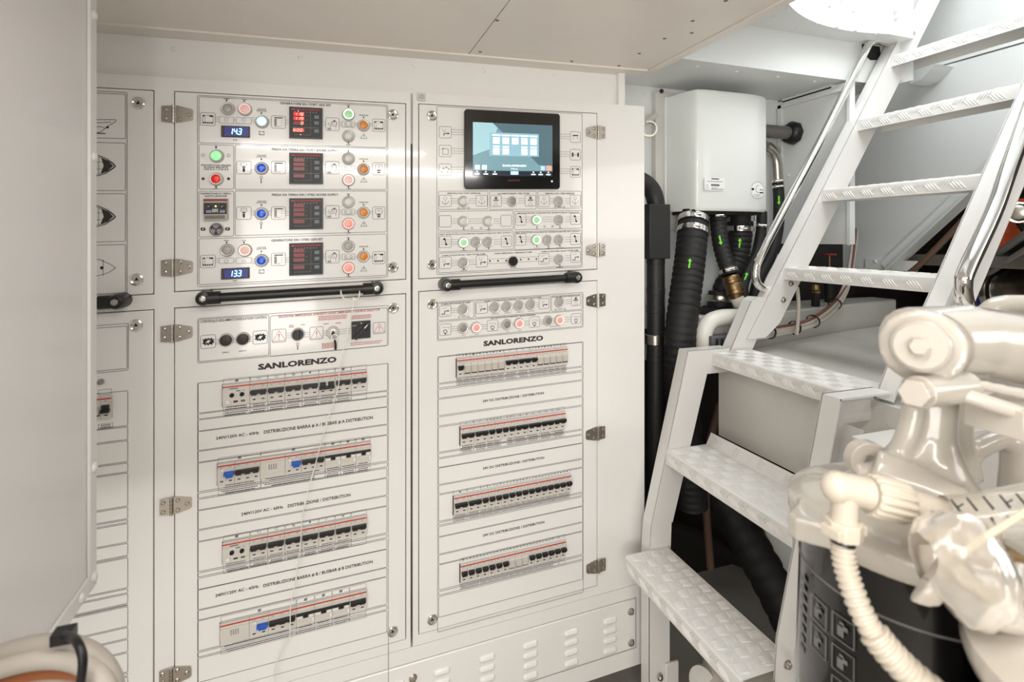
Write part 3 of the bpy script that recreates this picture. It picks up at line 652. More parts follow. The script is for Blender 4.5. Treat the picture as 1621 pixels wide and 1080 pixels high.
# ---- headings
def txt(I, T, x0, y0, x1, hpx, s, mi=0, bold=.022):
    a, v = T.uv(x0, y0); px, py = T.p(x0, y0); h = v-uv(px, py+hpx/T.o[2])[1]
    I.text(s, a, v, U(T.p(x1,0)[0]), h, WI, mi, bold)
I = inkA['CU']
txt(I,Z1,628,103,876,11,'GENERATORE SN / PORT GEN SET'); txt(I,Z1,588,328,912,11,'PRESA DA TERRA SN / PORT SHORE SUPPLY'); txt(I,Z1,588,551,912,11,'PRESA DA TERRA DN / STBD SHORE SUPPLY'); txt(I,Z1,585,774,838,11,'GENERATORE DN / STBD GEN SET')
txt(I,Z1,242,406,388,8,'SEZIONATORE SBARRE'); txt(I,Z1,258,416,376,8,'BUSBAR BREAKER'); txt(I,Z1,256,426,376,8,'LINE # A + LINE # B'); txt(I,Z1,240,545,390,8,'DISPERSIONE DI TERRA'); txt(I,Z1,262,557,368,8,'EARTH LEAKAGE')
def arrow(I, T, x, y, up=1):
    u, v = T.uv(x, y); s = .0022; I.poly([(u-s,v,WI),(u+s,v,WI),(u,v+s*up,WI)][::up], 0); I.quad(u-s*.5, v-s*.8, u+s*.5, v+s*.8, WI, 0)
for x, y, s, w_ in ((367,83,'START',26),(453,85,'STOP',22),(367,775,'START',26),(452,775,'STOP',22)): txt(I,Z1,x-w_/2,y,x+w_/2,6,s); arrow(I,Z1,x,y+9)
for y in (133,358,582,808):
    txt(I,Z1,517,y,560,6,'VOLTAGE'); txt(I,Z1,513,y+8,562,6,'DETECTION'); arrow(I,Z1,537,y+20)
for y in (162,376,588,804): txt(I,Z1,1013,y,1058,6,'OVERLOAD'); arrow(I,Z1,1035,y+12)
for y in (115,333,547,760): txt(I,Z1,953,y,968,6,'ON'); arrow(I,Z1,961,y+8)
for y in (298,514,729,942): arrow(I,Z1,961,y,-1); txt(I,Z1,950,y+9,972,6,'OFF')
txt(I,Z1,309,314,322,6,'ON'); arrow(I,Z1,316,321); arrow(I,Z1,316,512,-1); txt(I,Z1,306,521,324,6,'OFF')
# small picture symbols
def sym(I, T, x0, y0, x1, y1, kind, frame=True, mi=0):
    ua, va = T.uv(x0, y0); ub = U(T.p(x1,0)[0]); vb = T.uv(x0, y1)[1]; W = ub-ua; Hh = va-vb
    if frame: I.rrect(ua, vb, ub, va, .003, .0008, WI, 1)
    Q = lambda x, y: (ua+x*W, va-y*Hh); Ln = lambda pts, t=.0007, cl=False, m=mi: I.line([Q(*p) for p in pts], t, WI, m, cl)
    Pl = lambda pts, m=mi: I.poly([(*Q(*p), WI) for p in pts], m); Ds = lambda x, y, r, m=mi: I.disc(*Q(x, y), r*W, WI, m, 10); Cr = lambda x, y, r, t=.0006, m=mi: I.circ(*Q(x, y), r*W, t, WI, m)
    if kind == 'gen':
        Ln([(.15,.2),(.85,.2),(.85,.8),(.15,.8)], .0007, True); Ln([(.3,.2),(.3,.8)], .0005)
        Pl([(.6,.2),(.85,.2),(.85,.32),(.6,.3)]); Pl([(.15,.2),(.27,.2),(.27,.3),(.15,.3)])
        for i in range(5): Pl([(.16+.145*i,.72),(.25+.145*i,.72),(.25+.145*i,.84),(.16+.145*i,.84)])
    elif kind == 'volt':
        Pl([(.2,.12),(.82,.12),(.82,.2),(.2,.2)]); Ln([(.2,.85),(.65,.85)])
        for i in range(5): Pl([(.2,.27+.11*i),(.38,.27+.11*i),(.38,.34+.11*i),(.2,.34+.11*i)])
        Ln([(.7,.35),(.8,.35)]); Ln([(.7,.55),(.8,.55)]); Ln([(.7,.75),(.8,.75)])
    elif kind == 'key':
        I.rrect(*Q(.3,.38), *Q(.7,.12), .002, .0008, WI, mi); Ln([(.42,.25),(.56,.25)]); Pl([(.4,.42),(.6,.42),(.6,.52),(.4,.52)], 1); Pl([(.42,.55),(.57,.55),(.57,.8),(.5,.88),(.42,.8)])
    elif kind == 'plug':
        I.rrect(*Q(.22,.55), *Q(.78,.15), .002, .0008, WI, mi); Ln([(.4,.33),(.6,.33)], .0012); Pl([(.38,.6),(.62,.6),(.68,.7),(.32,.7)]); Pl([(.38,.75),(.62,.75),(.62,.86),(.38,.86)], 1)
    elif kind == 'brk':
        Ln([(.1,.8),(.35,.8),(.35,.62),(.75,.62),(.75,.85)]); Ln([(.45,.55),(.45,.3),(.8,.3),(.8,.6)], .0011); Pl([(.55,.18),(.72,.18),(.72,.26),(.55,.26)]); Cr(.25,.5,.09); Pl([(.12,.86),(.4,.86),(.4,.92),(.12,.92)]); Ln([(.55,.4),(.68,.55)])
    elif kind == 'tri':
        Ln([(.5,.1),(.95,.9),(.05,.9)], .0008 if mi != 2 else .0008, True); Pl([(.46,.35),(.54,.35),(.52,.65),(.48,.65)]); Ds(.5,.76,.04)
    elif kind == 'bolt':
        Pl([(.12,.28),(.25,.32),(.3,.22),(.42,.3),(.52,.2),(.6,.3),(.75,.22),(.8,.36),(.92,.34),(.86,.5),(.92,.64),(.8,.64),(.76,.78),(.62,.7),(.5,.8),(.4,.7),(.26,.78),(.24,.66),(.1,.66),(.18,.5)])
        I.poly([(*Q(*p), WI+.0003) for p in [(.3,.62),(.55,.32),(.52,.45),(.7,.38),(.48,.68),(.5,.55)]], 3)
    elif kind == 'pump':
        Ln([(.15,.75),(.45,.75),(.45,.5),(.72,.5)], .0016); Pl([(.70,.42),(.88,.5),(.70,.58)]); Ln([(.15,.85),(.85,.85)], .0005, m=1); Ln([(.25,.25),(.6,.2)], .0006, m=1)
    elif kind == 'pump2':
        Ln([(.3,.15),(.3,.4),(.5,.45),(.5,.2)], .0005, m=1); Ln([(.4,.8),(.4,.6),(.75,.6)], .0018); Pl([(.70,.52),(.9,.6),(.70,.68)])
    elif kind == 'fan':
        for y in (.3,.5,.7): Ln([(.1,y),(.9,y)], .0005, m=1)
        Ln([(.4,.2),(.55,.45)], .0022); Ln([(.5,.5),(.6,.8)], .0022); Ds(.42,.25,.09); Ds(.58,.72,.09)
    elif kind == 'anchor':
        Cr(.5,.28,.13,.0006,1); Ln([(.5,.4),(.5,.85)], .0006, m=1); Ln([(.2,.5),(.3,.7),(.5,.8),(.7,.7),(.8,.5)], .0009, m=1)
    elif kind == 'fire':
        Cr(.5,.25,.13,.0008); Pl([(.42,.2),(.58,.18),(.56,.34),(.44,.34)]); Ln([(.25,.5),(.75,.4)], .0012); Ln([(.25,.4),(.75,.5)], .0012); Ln([(.5,.55),(.72,.9),(.28,.9)], .0005, True, 1)
    elif kind == 'valve':
        Ln([(.2,.3),(.8,.3),(.8,.5)], .0006, m=1); Cr(.5,.68,.15,.0014, 1); Pl([(.3,.55),(.36,.5),(.36,.6)]); Pl([(.44,.85),(.56,.85),(.56,.92),(.44,.92)])
    elif kind == 'tank': Ln([(.3,.3),(.75,.3),(.75,.8),(.3,.8)], .0008, True); Ln([(.2,.35),(.4,.25)], .0012)
    elif kind == 'dots':
        for x, y in ((.2,.7),(.35,.4),(.6,.3),(.8,.45),(.7,.7)): Ds(x,y,.05)
        Ln([(.35,.4),(.6,.3),(.8,.45)], .0005, m=1)
    elif kind == 'ship': Pl([(.2,.3),(.8,.3),(.75,.4),(.25,.4)]); Ln([(.3,.4),(.3,.7)]); Ln([(.7,.4),(.7,.7)])
    elif kind == 'batt': Pl([(.15,.3),(.3,.3),(.3,.7),(.15,.7)]); Pl([(.7,.3),(.85,.3),(.85,.7),(.7,.7)]); Ln([(.3,.5),(.7,.5)], .001)
def link(I, T, x0, x1, y, n=2, gap=6):
    """printed conductors between two symbols"""
    ua, v = T.uv(x0, y); ub = U(T.p(x1,0)[0]); px, py = T.p(x0, y); g = v-uv(px, py+gap/T.o[2])[1]
    for k in range(n): vv = v+(k-(n-1)/2)*g; I.line([(ua,vv),(ub,vv)], .0006, WI, 1)
def pill(I, T, x0, y0, x1, y1): ua, va = T.uv(x0, y0); I.rrect(ua, T.uv(x0, y1)[1], U(T.p(x1,0)[0]), va, .001, .0006, WI, 1)
I = inkA['CU']
for dy, r in ((0,0),(691,1)):
    y = 183+dy if r == 0 else 873
    sym(I,Z1,240,150 if r == 0 else 847,312,212 if r == 0 else 908,'gen')
    link(I,Z1,314,330,y-2 if r else y,3,10); pill(I,Z1,332,y-13 if r == 0 else y-12,402,y+18 if r == 0 else y+14); link(I,Z1,403,412,y+2,2,8); pill(I,Z1,414,y-10 if r == 0 else y-14,488,y+20 if r == 0 else y+14); link(I,Z1,490,508,y+3,3,10)
    u_, v_ = Z1.uv(366, y+3); I.circ(u_, v_, .0036, .0006, WI, 0); u_, v_ = Z1.uv(451, y+4); I.circ(u_, v_, .0038, .0005, WI, 0); I.line([(u_,v_-.002),(u_,v_+.002)], .0006, WI, 0)
    sym(I,Z1,520,236 if r == 0 else 912,556,264 if r == 0 else 940,'gen',False); sym(I,Z1,396,277 if r == 0 else 964,420,291 if r == 0 else 978,'batt',False)
for yc, yk in ((195,0),(417,1),(640,2),(867,3)):
    if yk in (1,2):
        sym(I,Z1,416,yc-30,487,yc+32,'key'); link(I,Z1,489,506,yc,3,10); sym(I,Z1,522,yc+37,550,yc+85,'key',False)
    link(I,Z1,566,584,yc,3,10); sym(I,Z1,586,yc-30,654,yc+31,'volt'); link(I,Z1,655,670,yc+2,3,10)
for yc, kk in ((207,0),(420,1),(636,1),(855,0)):
    link(I,Z1,838,850,yc-4,3,10); sym(I,Z1,851,yc-32,916,yc+30,'brk'); link(I,Z1,917,930,yc,3,9); pill(I,Z1,931,yc-14,991,yc+14); link(I,Z1,992,1005,yc,2,9); link(I,Z1,1064,1078,yc,2,9)
    for q_ in (948,974): u_, v_ = Z1.uv(q_, yc-2); I.circ(u_, v_, .0027, .0008, WI, 0, 10)
    txt(I,Z1,938,yc+9,984,4,'CONNECTED'); sym(I,Z1,1079,yc-26,1139,yc+34,'gen' if kk == 0 else 'plug'); sym(I,Z1,1018,yc+43,1054,yc+72,'tri',False)
for x in (253,377): 
    u_, v_ = Z1.uv(x,359); I.circ(u_, v_, .0033, .0006, WI, 0); I.line([(u_,v_-.002),(u_,v_+.002)], .0006, WI, 0)
    u_, v_ = Z1.uv(x,473); I.disc(u_, v_, .003, WI, 1)
sym(I,Z1,236,703,268,735,'bolt',False); sym(I,Z1,356,702,388,734,'bolt',False)
I = inkA['CL']
txt(I,Z3,247,156,582,13,'CONTROLLO ISOLAMENTO/INSULATION CONTROL'); txt(I,Z3,638,131,1148,12,'SELEZIONE EMERGENZA SORGENTI CA/AC EMERGENCY SOURCE SELECTOR',2)
txt(I,Z3,536,383,930,28,'SANLORENZO',1,.05)
txt(I,Z3,356,311,392,6,'LINE # A'); txt(I,Z3,440,304,476,6,'LINE # B')
sym(I,Z3,248,226,323,292,'bolt'); link(I,Z3,325,343,257,3,11); link(I,Z3,406,428,250,3,11); link(I,Z3,490,508,245,3,11); sym(I,Z3,511,204,582,270,'bolt')
sym(I,Z3,606,197,676,262,'tri',mi=2); link(I,Z3,678,702,226,3,11); link(I,Z3,768,793,222,3,11); sym(I,Z3,796,185,862,248,'tri',mi=2); link(I,Z3,864,882,214,3,11); link(I,Z3,946,1000,206,3,11); sym(I,Z3,1114,162,1174,218,'tri',mi=2)
def lines_red(T, x0, y0, x1, n, dy):
    for k in range(n):
        ua, v = T.uv(x0, y0+k*dy); ub = U(T.p(x1-random.uniform(0,10),0)[0]); x = ua
        while x < ub: L = random.uniform(.002,.006); I.quad(x, v-.0008, min(x+L,ub), v+.0008, WI, 2); x += L+.0008
lines_red(Z3,838,132,985,3,8); lines_red(Z3,1002,128,1110,3,7); lines_red(Z3,856,268,930,4,7); lines_red(Z3,1000,265,1160,2,9); lines_red(Z3,692,176,720,2,8); lines_red(Z3,752,172,780,1,8); lines_red(Z3,864,168,895,1,8); lines_red(Z3,925,164,958,1,8)
sym(I,Z3,718,258,752,306,'key',False,2)
def txt2(T, x0, y0, x1, h, s): txt(I, T, x0, y0, x1, h, s, 0, .022)
txt2(Z3,325,741,541,15,'240V/120V AC - 60Hz'); txt2(Z3,565,710,1112,17,'DISTRIBUZIONE BARRA # A / BUSBAR # A DISTRIBUTION')
txt2(Z4,480,180,703,16,'240V/120V AC - 60Hz'); txt2(Z4,728,136,1062,17,'DISTRIBUZIONE / DISTRIBUTION')
txt2(Z4,342,614,573,16,'240V/120V AC - 60Hz'); txt2(Z4,598,561,1180,17,'DISTRIBUZIONE BARRA # B / BUSBAR # B DISTRIBUTION')
I = inkA['RL']
txt(I,Z5,421,350,740,26,'SANLORENZO',1,.05)
txt2(Z5,418,657,743,13,'24V DC DISTRIBUZIONE / DISTRIBUTION'); txt2(Z5,418,1016,745,13,'24V DC DISTRIBUZIONE / DISTRIBUTION'); txt2(Z6,372,381,663,12,'24V DC DISTRIBUZIONE / DISTRIBUTION')
txt(I,Z5,197,141,352,7,'POMPA SENTINA/BILGE PUMP'); txt(I,Z5,428,126,730,7,'POMPE AUTOMATICHE DI SENTINA / AUTOMATIC BILGE PUMPS'); txt(I,Z5,785,103,936,6,'CHIUSURA EMERGENZA/EMERGENCY CLOSE'); txt(I,Z5,460,216,698,7,'ELETTROVALVOLE DI SENTINA / BILGE SOLENOIDS')
sym(I,Z5,187,150,248,208,'pump'); link(I,Z5,250,288,174,3,11); sym(I,Z5,383,133,442,192,'pump2'); link(I,Z5,444,458,163,3,11); link(I,Z5,514,524,158,3,11); link(I,Z5,578,588,153,3,11); link(I,Z5,642,652,148,3,11); link(I,Z5,705,716,143,3,11); sym(I,Z5,718,112,770,167,'pump2'); link(I,Z5,858,888,128,3,10); sym(I,Z5,890,97,938,150,'fire')
sym(I,Z5,188,248,248,308,'valve'); link(I,Z5,250,288,272,3,11); link(I,Z5,343,358,268,2,11); link(I,Z5,414,440,262,3,11); sym(I,Z5,441,227,498,285,'valve'); link(I,Z5,500,524,252,3,11); link(I,Z5,578,588,247,2,11); link(I,Z5,642,664,241,3,11); sym(I,Z5,666,210,720,265,'valve'); link(I,Z5,722,744,236,3,11); link(I,Z5,797,805,230,2,11); link(I,Z5,857,888,222,3,11); sym(I,Z5,890,192,940,246,'valve')
for x, y, s in ((316,208,'ON/OFF'),(831,168,'ON/OFF')): 
    txt(I,Z5,x-13,y,x+13,5,s); 
    for q_ in (-24,24): u_, v_ = Z5.uv(x+q_, y-q_*.06); I.circ(u_, v_, .0024, .0008, WI, 0, 10)
for x0, x1, y in ((455,510,195),(525,575,190),(590,640,185),(650,705,180),(306,328,308),(372,398,302),(540,560,287),(603,628,281),(765,840,262)): scrib(I, Z5.uv(x0,y)[0], Z5.uv(x0,y)[1]-.001, Z5.uv(x1,y)[0], Z5.uv(x0,y)[1]+.001, 1, 0)
I = inkA['RU']
for y, a, b_ in ((245,'pump2','ship'),(337,'tank','batt'),(428,'dots','gen')): sym(I,Z2,169,y-28,228,y+28,a); link(I,Z2,229,292,y,3,12)
for y, a in ((270,'ship'),(356,'batt'),(440,'gen')): sym(I,Z2,809,y-27,858,y+25,a); link(I,Z2,760,808,y-4,3,11)
txt(I,Z2,207,544,370,7,'VERRICELLO SN / PORT WINDLASS'); txt(I,Z2,454,545,608,7,'ALLARME INCENDIO / FIRE SYSTEM'); txt(I,Z2,685,545,828,7,'VERRICELLO DN / STBD WINDLASS')
txt(I,Z2,550,641,852,6,'CIRCOLATORE ARIA LOCALE MOTORI / ENGINE ROOM AIR CIRCULATOR'); txt(I,Z2,170,745,522,6,'VENT. ESTRATT.ON LOCALE MOTORI / ENGINE ROOM PORT VENT. EXTRACT'); txt(I,Z2,540,737,856,6,'VENT. ESTRATT.ON LOCALE MOTORI / ENGINE ROOM STBD VENT. EXTRACT')
txt(I,Z2,184,848,394,6,'POMPA ACQUE GRIGIE / GREY WATER PUMP'); txt(I,Z2,438,838,622,6,'POMPA EMERGENZA / EMERGENCY PUMP'); txt(I,Z2,668,829,848,6,'POMPA ACQUE NERE / BLACK WATER PUMP')
for x0, x1, x2, x3, y, k in ((170,228,350,404,581,'anchor'),(420,472,588,640,581,'fire'),(655,706,808,858,581,'anchor')):
    sym(I,Z2,x0,y-28,x1,y+28,k); sym(I,Z2,x2,y-28,x3,y+26,k); link(I,Z2,x1+1,(x1+x2)/2-26,y,3,11); link(I,Z2,(x1+x2)/2+26,x2-1,y,3,11)
for x0, x1, x2, x3, y, k, ex in ((170,228,470,522,681,'',((262,313),(387,436))),(543,592,810,858,672,'fan',((620,672),(734,784))),(170,228,472,522,782,'fan',((262,313),(328,376),(388,436))),(543,592,810,858,770,'fan',((620,672),(680,726),(735,782)))):
    sym(I,Z2,x0,y-28,x1,y+28,k); sym(I,Z2,x2,y-30,x3,y+24,k); xs = [x1]+[q_ for e in ex for q_ in e]+[x2]
    for i in range(0, len(xs), 2): link(I,Z2,xs[i]+1,xs[i+1]-1,y-1,3,11)
sym(I,Z2,170,856,228,913,'pump2'); link(I,Z2,229,262,884,3,11); link(I,Z2,316,349,880,3,11); sym(I,Z2,350,847,405,905,'pump2'); link(I,Z2,406,504,876,2,22); link(I,Z2,556,654,868,2,22); sym(I,Z2,655,838,705,890,'pump'); link(I,Z2,706,732,863,3,11); link(I,Z2,784,810,860,3,11); sym(I,Z2,811,830,858,882,'pump')
for x, y in ((417,874),(456,873),(496,872),(567,867),(605,865),(643,864)): u_, v_ = Z2.uv(x, y); I.disc(u_, v_, .0024, WI, 0, 6)
for x, y in ((289,714),(411,714),(646,708),(758,706),(289,815),(352,814),(411,812),(646,802),(702,802),(758,800),(290,914),(758,896)): arrow(I,Z2,x,y,-1)
for x, y, s in ((289,723,'ON'),(411,723,'OFF'),(646,717,'ON'),(758,715,'OFF'),(352,822,'OFF'),(702,811,'OFF'),(290,921,'ON/OFF'),(530,905,'ON/OFF'),(758,905,'ON/OFF')): txt(I,Z2,x-len(s)*2.6,y,x+len(s)*2.6,5,s)
for x, y in ((289,823),(411,821),(646,811),(758,808)): scrib(I, Z2.uv(x-20,y)[0], Z2.uv(x,y)[1]-.0009, Z2.uv(x+20,y)[0], Z2.uv(x,y)[1]+.0009, 1, 0)
for x, y in ((265,616),(312,615),(735,611),(778,611)): u_, v_ = Z2.uv(x, y); I.circ(u_, v_, .0024, .0008, WI, 0, 10)
for x, y in ((289,616),(757,611)): txt(I,Z2,x-12,y,x+12,5,'ON/OFF')
for x, y in ((329,713),(373,713),(683,706),(722,705)): u_, v_ = Z2.uv(x, y); I.circ(u_, v_, .0024, .0009, WI, 0, 10)
for k_, I in inkA.items():
    if I.v: o_ = I.build('printed_legend', [INK, INK2, REDINK, DOORP], doors[k_], smooth=180)
# ============================================================ PLINTH
def zv(v, x): return H+v+KS*x
vq = uv(1017,1050)[1]
pl = thing('louvred_plinth', PW(.3, vq, -.1), 'low white plinth under the electrical cabinets with columns of raised louvres', 'plinth')
LP = (U(505), uv(1006.7,1025)[1], U(1006.5), uv(1005,947.5)[1])
b = MB(pan); g = .0025
b.box((UA0, vq, -.2), (UB1-.001, VB-.001, -.02)); b.box((UA0, vq, -.02), (LP[0]-g, VB-.001, 0)); b.box((LP[2]+g, vq, -.02), (UB1-.001, VB-.001, 0))
b.box((LP[0]-g, vq, -.02), (LP[2]+g, LP[1]-g, 0)); b.box((LP[0]-g, LP[3]+g, -.02), (LP[2]+g, VB-.001, 0))
b.build('plinth_body', PAINT, pl, smooth=20)
b = MB(pan); b.box((LP[0], LP[1], -.016), (LP[2], LP[3], .0015))
lp = b.build('louvre_panel', PAINT, pl, bevel=.003, smooth=60)
lvr = None
v0s = [Z6.uv(975, y)[1] for y in (787,832,877,927)]
for x in (975,792,598,393,178,-40):
    u = U(Z6.p(x,0)[0])
    for v in v0s:
        n = 12; vs = []; fs = []
        for j in range(5):
            ph = math.pi/2*j/4
            for i in range(24):
                a = 2*math.pi*i/24; sx = .013 if math.cos(a) > 0 else -.013
                vs.append((u+sx+.0075*math.cos(ph)*math.cos(a), v+.0080*math.cos(ph)*math.sin(a)-.002*math.sin(ph), .0012+.0065*math.sin(ph)))
        for j in range(4):
            for i in range(24): k = (i+1)%24; fs.append((j*24+i, j*24+k, (j+1)*24+k, (j+1)*24+i))
        fs.append(tuple(range(96, 120)))
        if lvr is None:
            b = MB(lambda a, c, w, u_=u, v_=v: (a-u_, -w, (c-v_)+KS*(a-u_))); b.add(vs, fs); lvr = b.build('louvre', PAINT, lp, origin=(0,0,0), smooth=50); pos = PW(u, v, 0); lvr.location = pos-WO[lp.name]; WO[lvr.name] = pos
        else: place(lvr, 'louvre', PW(u, v, 0), lp)
bl = MB(panloc); bl.lathe((0,0,0), (0,0,1), [(.0095,0),(.0095,.002),(.0075,.003),(.0072,.006),(.0055,.0066),(.0045,.0035),(.0001,.0035)], 20, 0, cap=False)
first = None
for x, y in ((1077,747),(1079,895),(42,1064)):
    u, v = Z6.uv(x, y, .004); pos = PW(u, v, .0015)
    if first is None: first = bl.build('panel_bolt', STEEL, lp, origin=(0,0,0)); first.location = pos-WO[lp.name]; WO[first.name] = pos
    else: place(first, 'panel_bolt', pos, lp)
# ============================================================ ROOM SHELL
def struct(name, b, m, **k): o = b.build(name, m, **k); o['kind'] = 'structure'; return o
XE = .83; ZC = uv(1022,117)[1]+.001       # ceiling edge and height
T_ceil = lambda x, y, z: (x, y, H+z+KS*x)
b = MB(T_ceil); XS = .318
b.box((-1.9, -2.2, ZC), (XS-.0012, 1.283, ZC+.03)); b.box((XS+.0012, -2.2, ZC), (XE-.012, 1.283, ZC+.03)); b.box((-1.9, -2.2, ZC+.03), (XE+.02, 1.30, ZC+.06))
b.box((XE-.009, -2.2, ZC-.004), (XE+.012, 1.262, ZC+.03), 0)
# joint strip along the bulkhead
b.box((-1.9, 1.235, ZC-.004), (XE-.012, 1.283, ZC), 0)
for px, py in ((1052,61),(1096.5,33),(1012,84.5),(980,104),(787,32),(1149,1),(1095,52),(760,82),(905,97)):
    r = ray(px, py); d = (ZC)/(r[2]-KS*r[0]); b.lathe((r[0]*d, r[1]*d, ZC-.0008), (0,0,1), [(.0042,0),(.0042,.001)], 10, 1)
struct('ceiling', b, [CEILP, MODD], smooth=30)
b = MB(T_ceil)
b.box((-1.9, 1.284, VT-.12), (U(989), 1.30, ZC+.03)); b.box((U(989)-.018, 1.268, VT-.05), (U(989)+.001, 1.302, ZC), 0)
for px, py in ((275,78),(475,92),(653,105),(765,112),(877,119)):
    p = atY(px, py, 1.284); b.sphere((p.x, 1.284, p.z-H-KS*p.x), .0052, 0, 12, 6, (1,.6,1))
struct('wall_front', b, PAINT, smooth=40)
b = MB()                                  # bulkhead behind the water heater, down to the bilge
b.box((.60, 1.52, H-.30), (1.562, 1.55, H+.62))
for px, py in ((1018,150),(1008,150)): p = atY(px, py, 1.52); b.sphere(tuple(p), .005, 0, 10, 6)
struct('wall_back', b, COOLP, smooth=40)
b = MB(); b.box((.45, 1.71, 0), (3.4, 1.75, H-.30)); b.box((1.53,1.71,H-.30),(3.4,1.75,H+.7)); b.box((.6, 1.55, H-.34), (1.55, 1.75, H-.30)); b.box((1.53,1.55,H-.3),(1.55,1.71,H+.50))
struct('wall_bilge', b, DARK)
# side panel next to the heater (thin plate) with rivets and trims
b = MB(); q0 = (1.56, 1.228); 
b.box((1.56, 1.232, H-.018), (1.575, 1.52, H+.50)); b.box((1.553, 1.229, H-.018), (1.575, 1.240, H+.50)); b.box((1.551, 1.496, H+.02), (1.56, 1.512, H+.485)); b.box((1.551,1.24,H+.474),(1.56,1.52,H+.486)); 
for px, py in ((1345,386),(1293,137),(1262,150),(1236,168),(1232,195),(1240,225),(1249,278)):
    p = atX(px, py, 1.56); b.sphere((1.557, p.y, p.z), .0055, 0, 10, 6, (.6,1,1))
struct('trim_1', b, COOLP, smooth=40)
# side wall with slanted lower edge
XB = 2.12; b = MB()
ed = [(-1.6,.62),(.9,.47),(1.19,.17),(1.5,-.131),(1.71,-.133),(1.71,.6305),(-1.6,.6305)]
b.prism([(XB, y, H+z) for y, z in ed], (.02,0,0))
ribp = [(1.5,-.131),(1.19,.17),(.9,.47)]
for i in range(2):
    (y0,z0),(y1,z1) = ribp[i], ribp[i+1]; dy, dz = y1-y0, z1-z0; L = math.hypot(dy,dz); ny, nz = dz/L*.045, -dy/L*.045
    b.prism([(XB-.02,y0,H+z0),(XB-.02,y1,H+z1),(XB-.02,y1+ny,H+z1+nz),(XB-.02,y0+ny,H+z0+nz)], (.02,0,0))
    b.prism([(XB-.05,y0,H+z0),(XB-.05,y1,H+z1),(XB,y1,H+z1),(XB,y0,H+z0)], (0,-ny*.08,-nz*.08))
b.box((XB-.012, 1.40, H-.125), (XB, 1.60, H-.085))
for px, py in ((1352,414),(1389,414),(1411,408)): p = atX(px, py, XB); b.sphere((XB-.012, p.y, p.z), .008, 0, 10, 6, (.6,1,1))
struct('wall_right', b, COOLP, smooth=40)
# beam and soffit over the heater, hatch surround with round opening, trunk
ZS, ZR, YB = .507, .631, 1.25
b = MB(); b.box((XE+.012, YB, H+ZS), (1.74, 1.55, H+ZR)); b.box((1.56, 1.30, H+ZS-.012), (1.60, 1.5, H+ZS+.02))
np = [tuple(atY(x, y, YB-.0015)) for x, y in ((1364,61),(1392,63),(1394,86),(1388,95),(1378,95),(1366,84))]; b.prism(np, (0,.001,0), 1)
p0 = atY(1357, 62, YB)
for px in (1100,1162,1227,1284): 
    p = atY(px, 104+(px-1100)*.075, 1.30); b.sphere((p.x, 1.29, H+ZS-.001), .0065, 0, 10, 6, (1,1,.6))
struct('trim_2', b, [COOLP, BLKM], smooth=40)
hc = (1.471, .554); HR = .629; b = MB(); n = 64; out = []
def rect_pt(a):
    c, s_ = math.cos(a), math.sin(a); x0, x1, y0, y1 = XE+.012, XB, -1.6, YB; t = 1e9
    if c > 1e-9: t = min(t, (x1-hc[0])/c)
    if c < -1e-9: t = min(t, (x0-hc[0])/c)
    if s_ > 1e-9: t = min(t, (y1-hc[1])/s_)
    if s_ < -1e-9: t = min(t, (y0-hc[1])/s_)
    return hc[0]+c*t, hc[1]+s_*t
HRX = .613
a0 = math.acos((1.63-hc[0])/HRX)
angs = sorted([a0+(1.5*math.pi-a0)*i/n for i in range(n+1)]+[math.atan2(y-hc[1], x-hc[0])%(2*math.pi) for x in (XE+.012,) for y in (-1.6, YB)])
m = len(angs); vs = []
for a in angs:
    ox, oy = rect_pt(a); ix, iy = hc[0]+HRX*math.cos(a), hc[1]+HR*math.sin(a)
    vs += [(ox,oy,H+ZR),(ix,iy,H+ZR),(ix,iy,H+ZR+.75),(ox,oy,H+ZR+.02)]
fs = []
for i in range(m-1):
    j = i+1
    fs += [(4*i,4*j,4*j+1,4*i+1),(4*i+1,4*j+1,4*j+2,4*i+2)]
b.add(vs, fs)
e_ = vs[1]; o0 = vs[0]; z_ = H+ZR; zu = z_+.75; ye = hc[1]-HR
b.add([(e_[0],e_[1],z_),(1.74,e_[1],z_),(1.74,YB,z_),(o0[0],o0[1],z_)], [(0,1,2,3)])
b.add([(hc[0],ye,z_),(XB,ye,z_),(XB,-1.6,z_),(hc[0],-1.6,z_)], [(0,1,2,3)])
run = [(e_[0],e_[1]),(1.74,e_[1]),(1.74,1.62),(XB,1.62)]
for i in range(3): b.add([(*run[i],z_ if i != 1 else z_-.13),(*run[i+1],z_ if i != 1 else z_-.13),(*run[i+1],zu),(*run[i],zu)], [(0,1,2,3)])
b.add([(hc[0],ye,z_),(XB,ye,z_),(XB,ye,zu),(hc[0],ye,zu)], [(0,1,2,3)])
b.box((XB-.004, -.08, z_+.004), (XB+.02, 1.64, zu))
for px, py in ((1247,14),(1293,37),(1325,43),(1354,48),(1385,54),(1260,46),(1315,53),(1352,60),(1225,26)):
    p = atZ(px, py, ZR); b.sphere((p.x, p.y, H+ZR-.001), .005, 0, 10, 6, (1,1,.6))
for px, py in ((1312,9),(1350,17),(1331,1),(1418,17),(1419,28)):
    a = math.radians(100); 
    r = ray(px, py); # intersect with trunk wall
    lo, hi = .8, 3
    for _ in range(40):
        md = (lo+hi)/2
        if math.hypot((r[0]*md-hc[0])/HRX, (r[1]*md-hc[1])/HR) < 1: lo = md
        else: hi = md
    b.sphere((r[0]*lo, r[1]*lo, H+r[2]*lo), .006, 0, 10, 6)
struct('trim_3', b, COOLP, smooth=35)
# small boxed corner next to the ladder head
b = MB(); pts = [(1452,128),(1456,104),(1478,104),(1476,108),(1458,125)]
b.prism([tuple(atX(x, y, XB-.10)) for x, y in ((1440,133),(1447,100),(1480,101),(1459,125))], (.10,0,0))
struct('trim_4', b, COOLP)
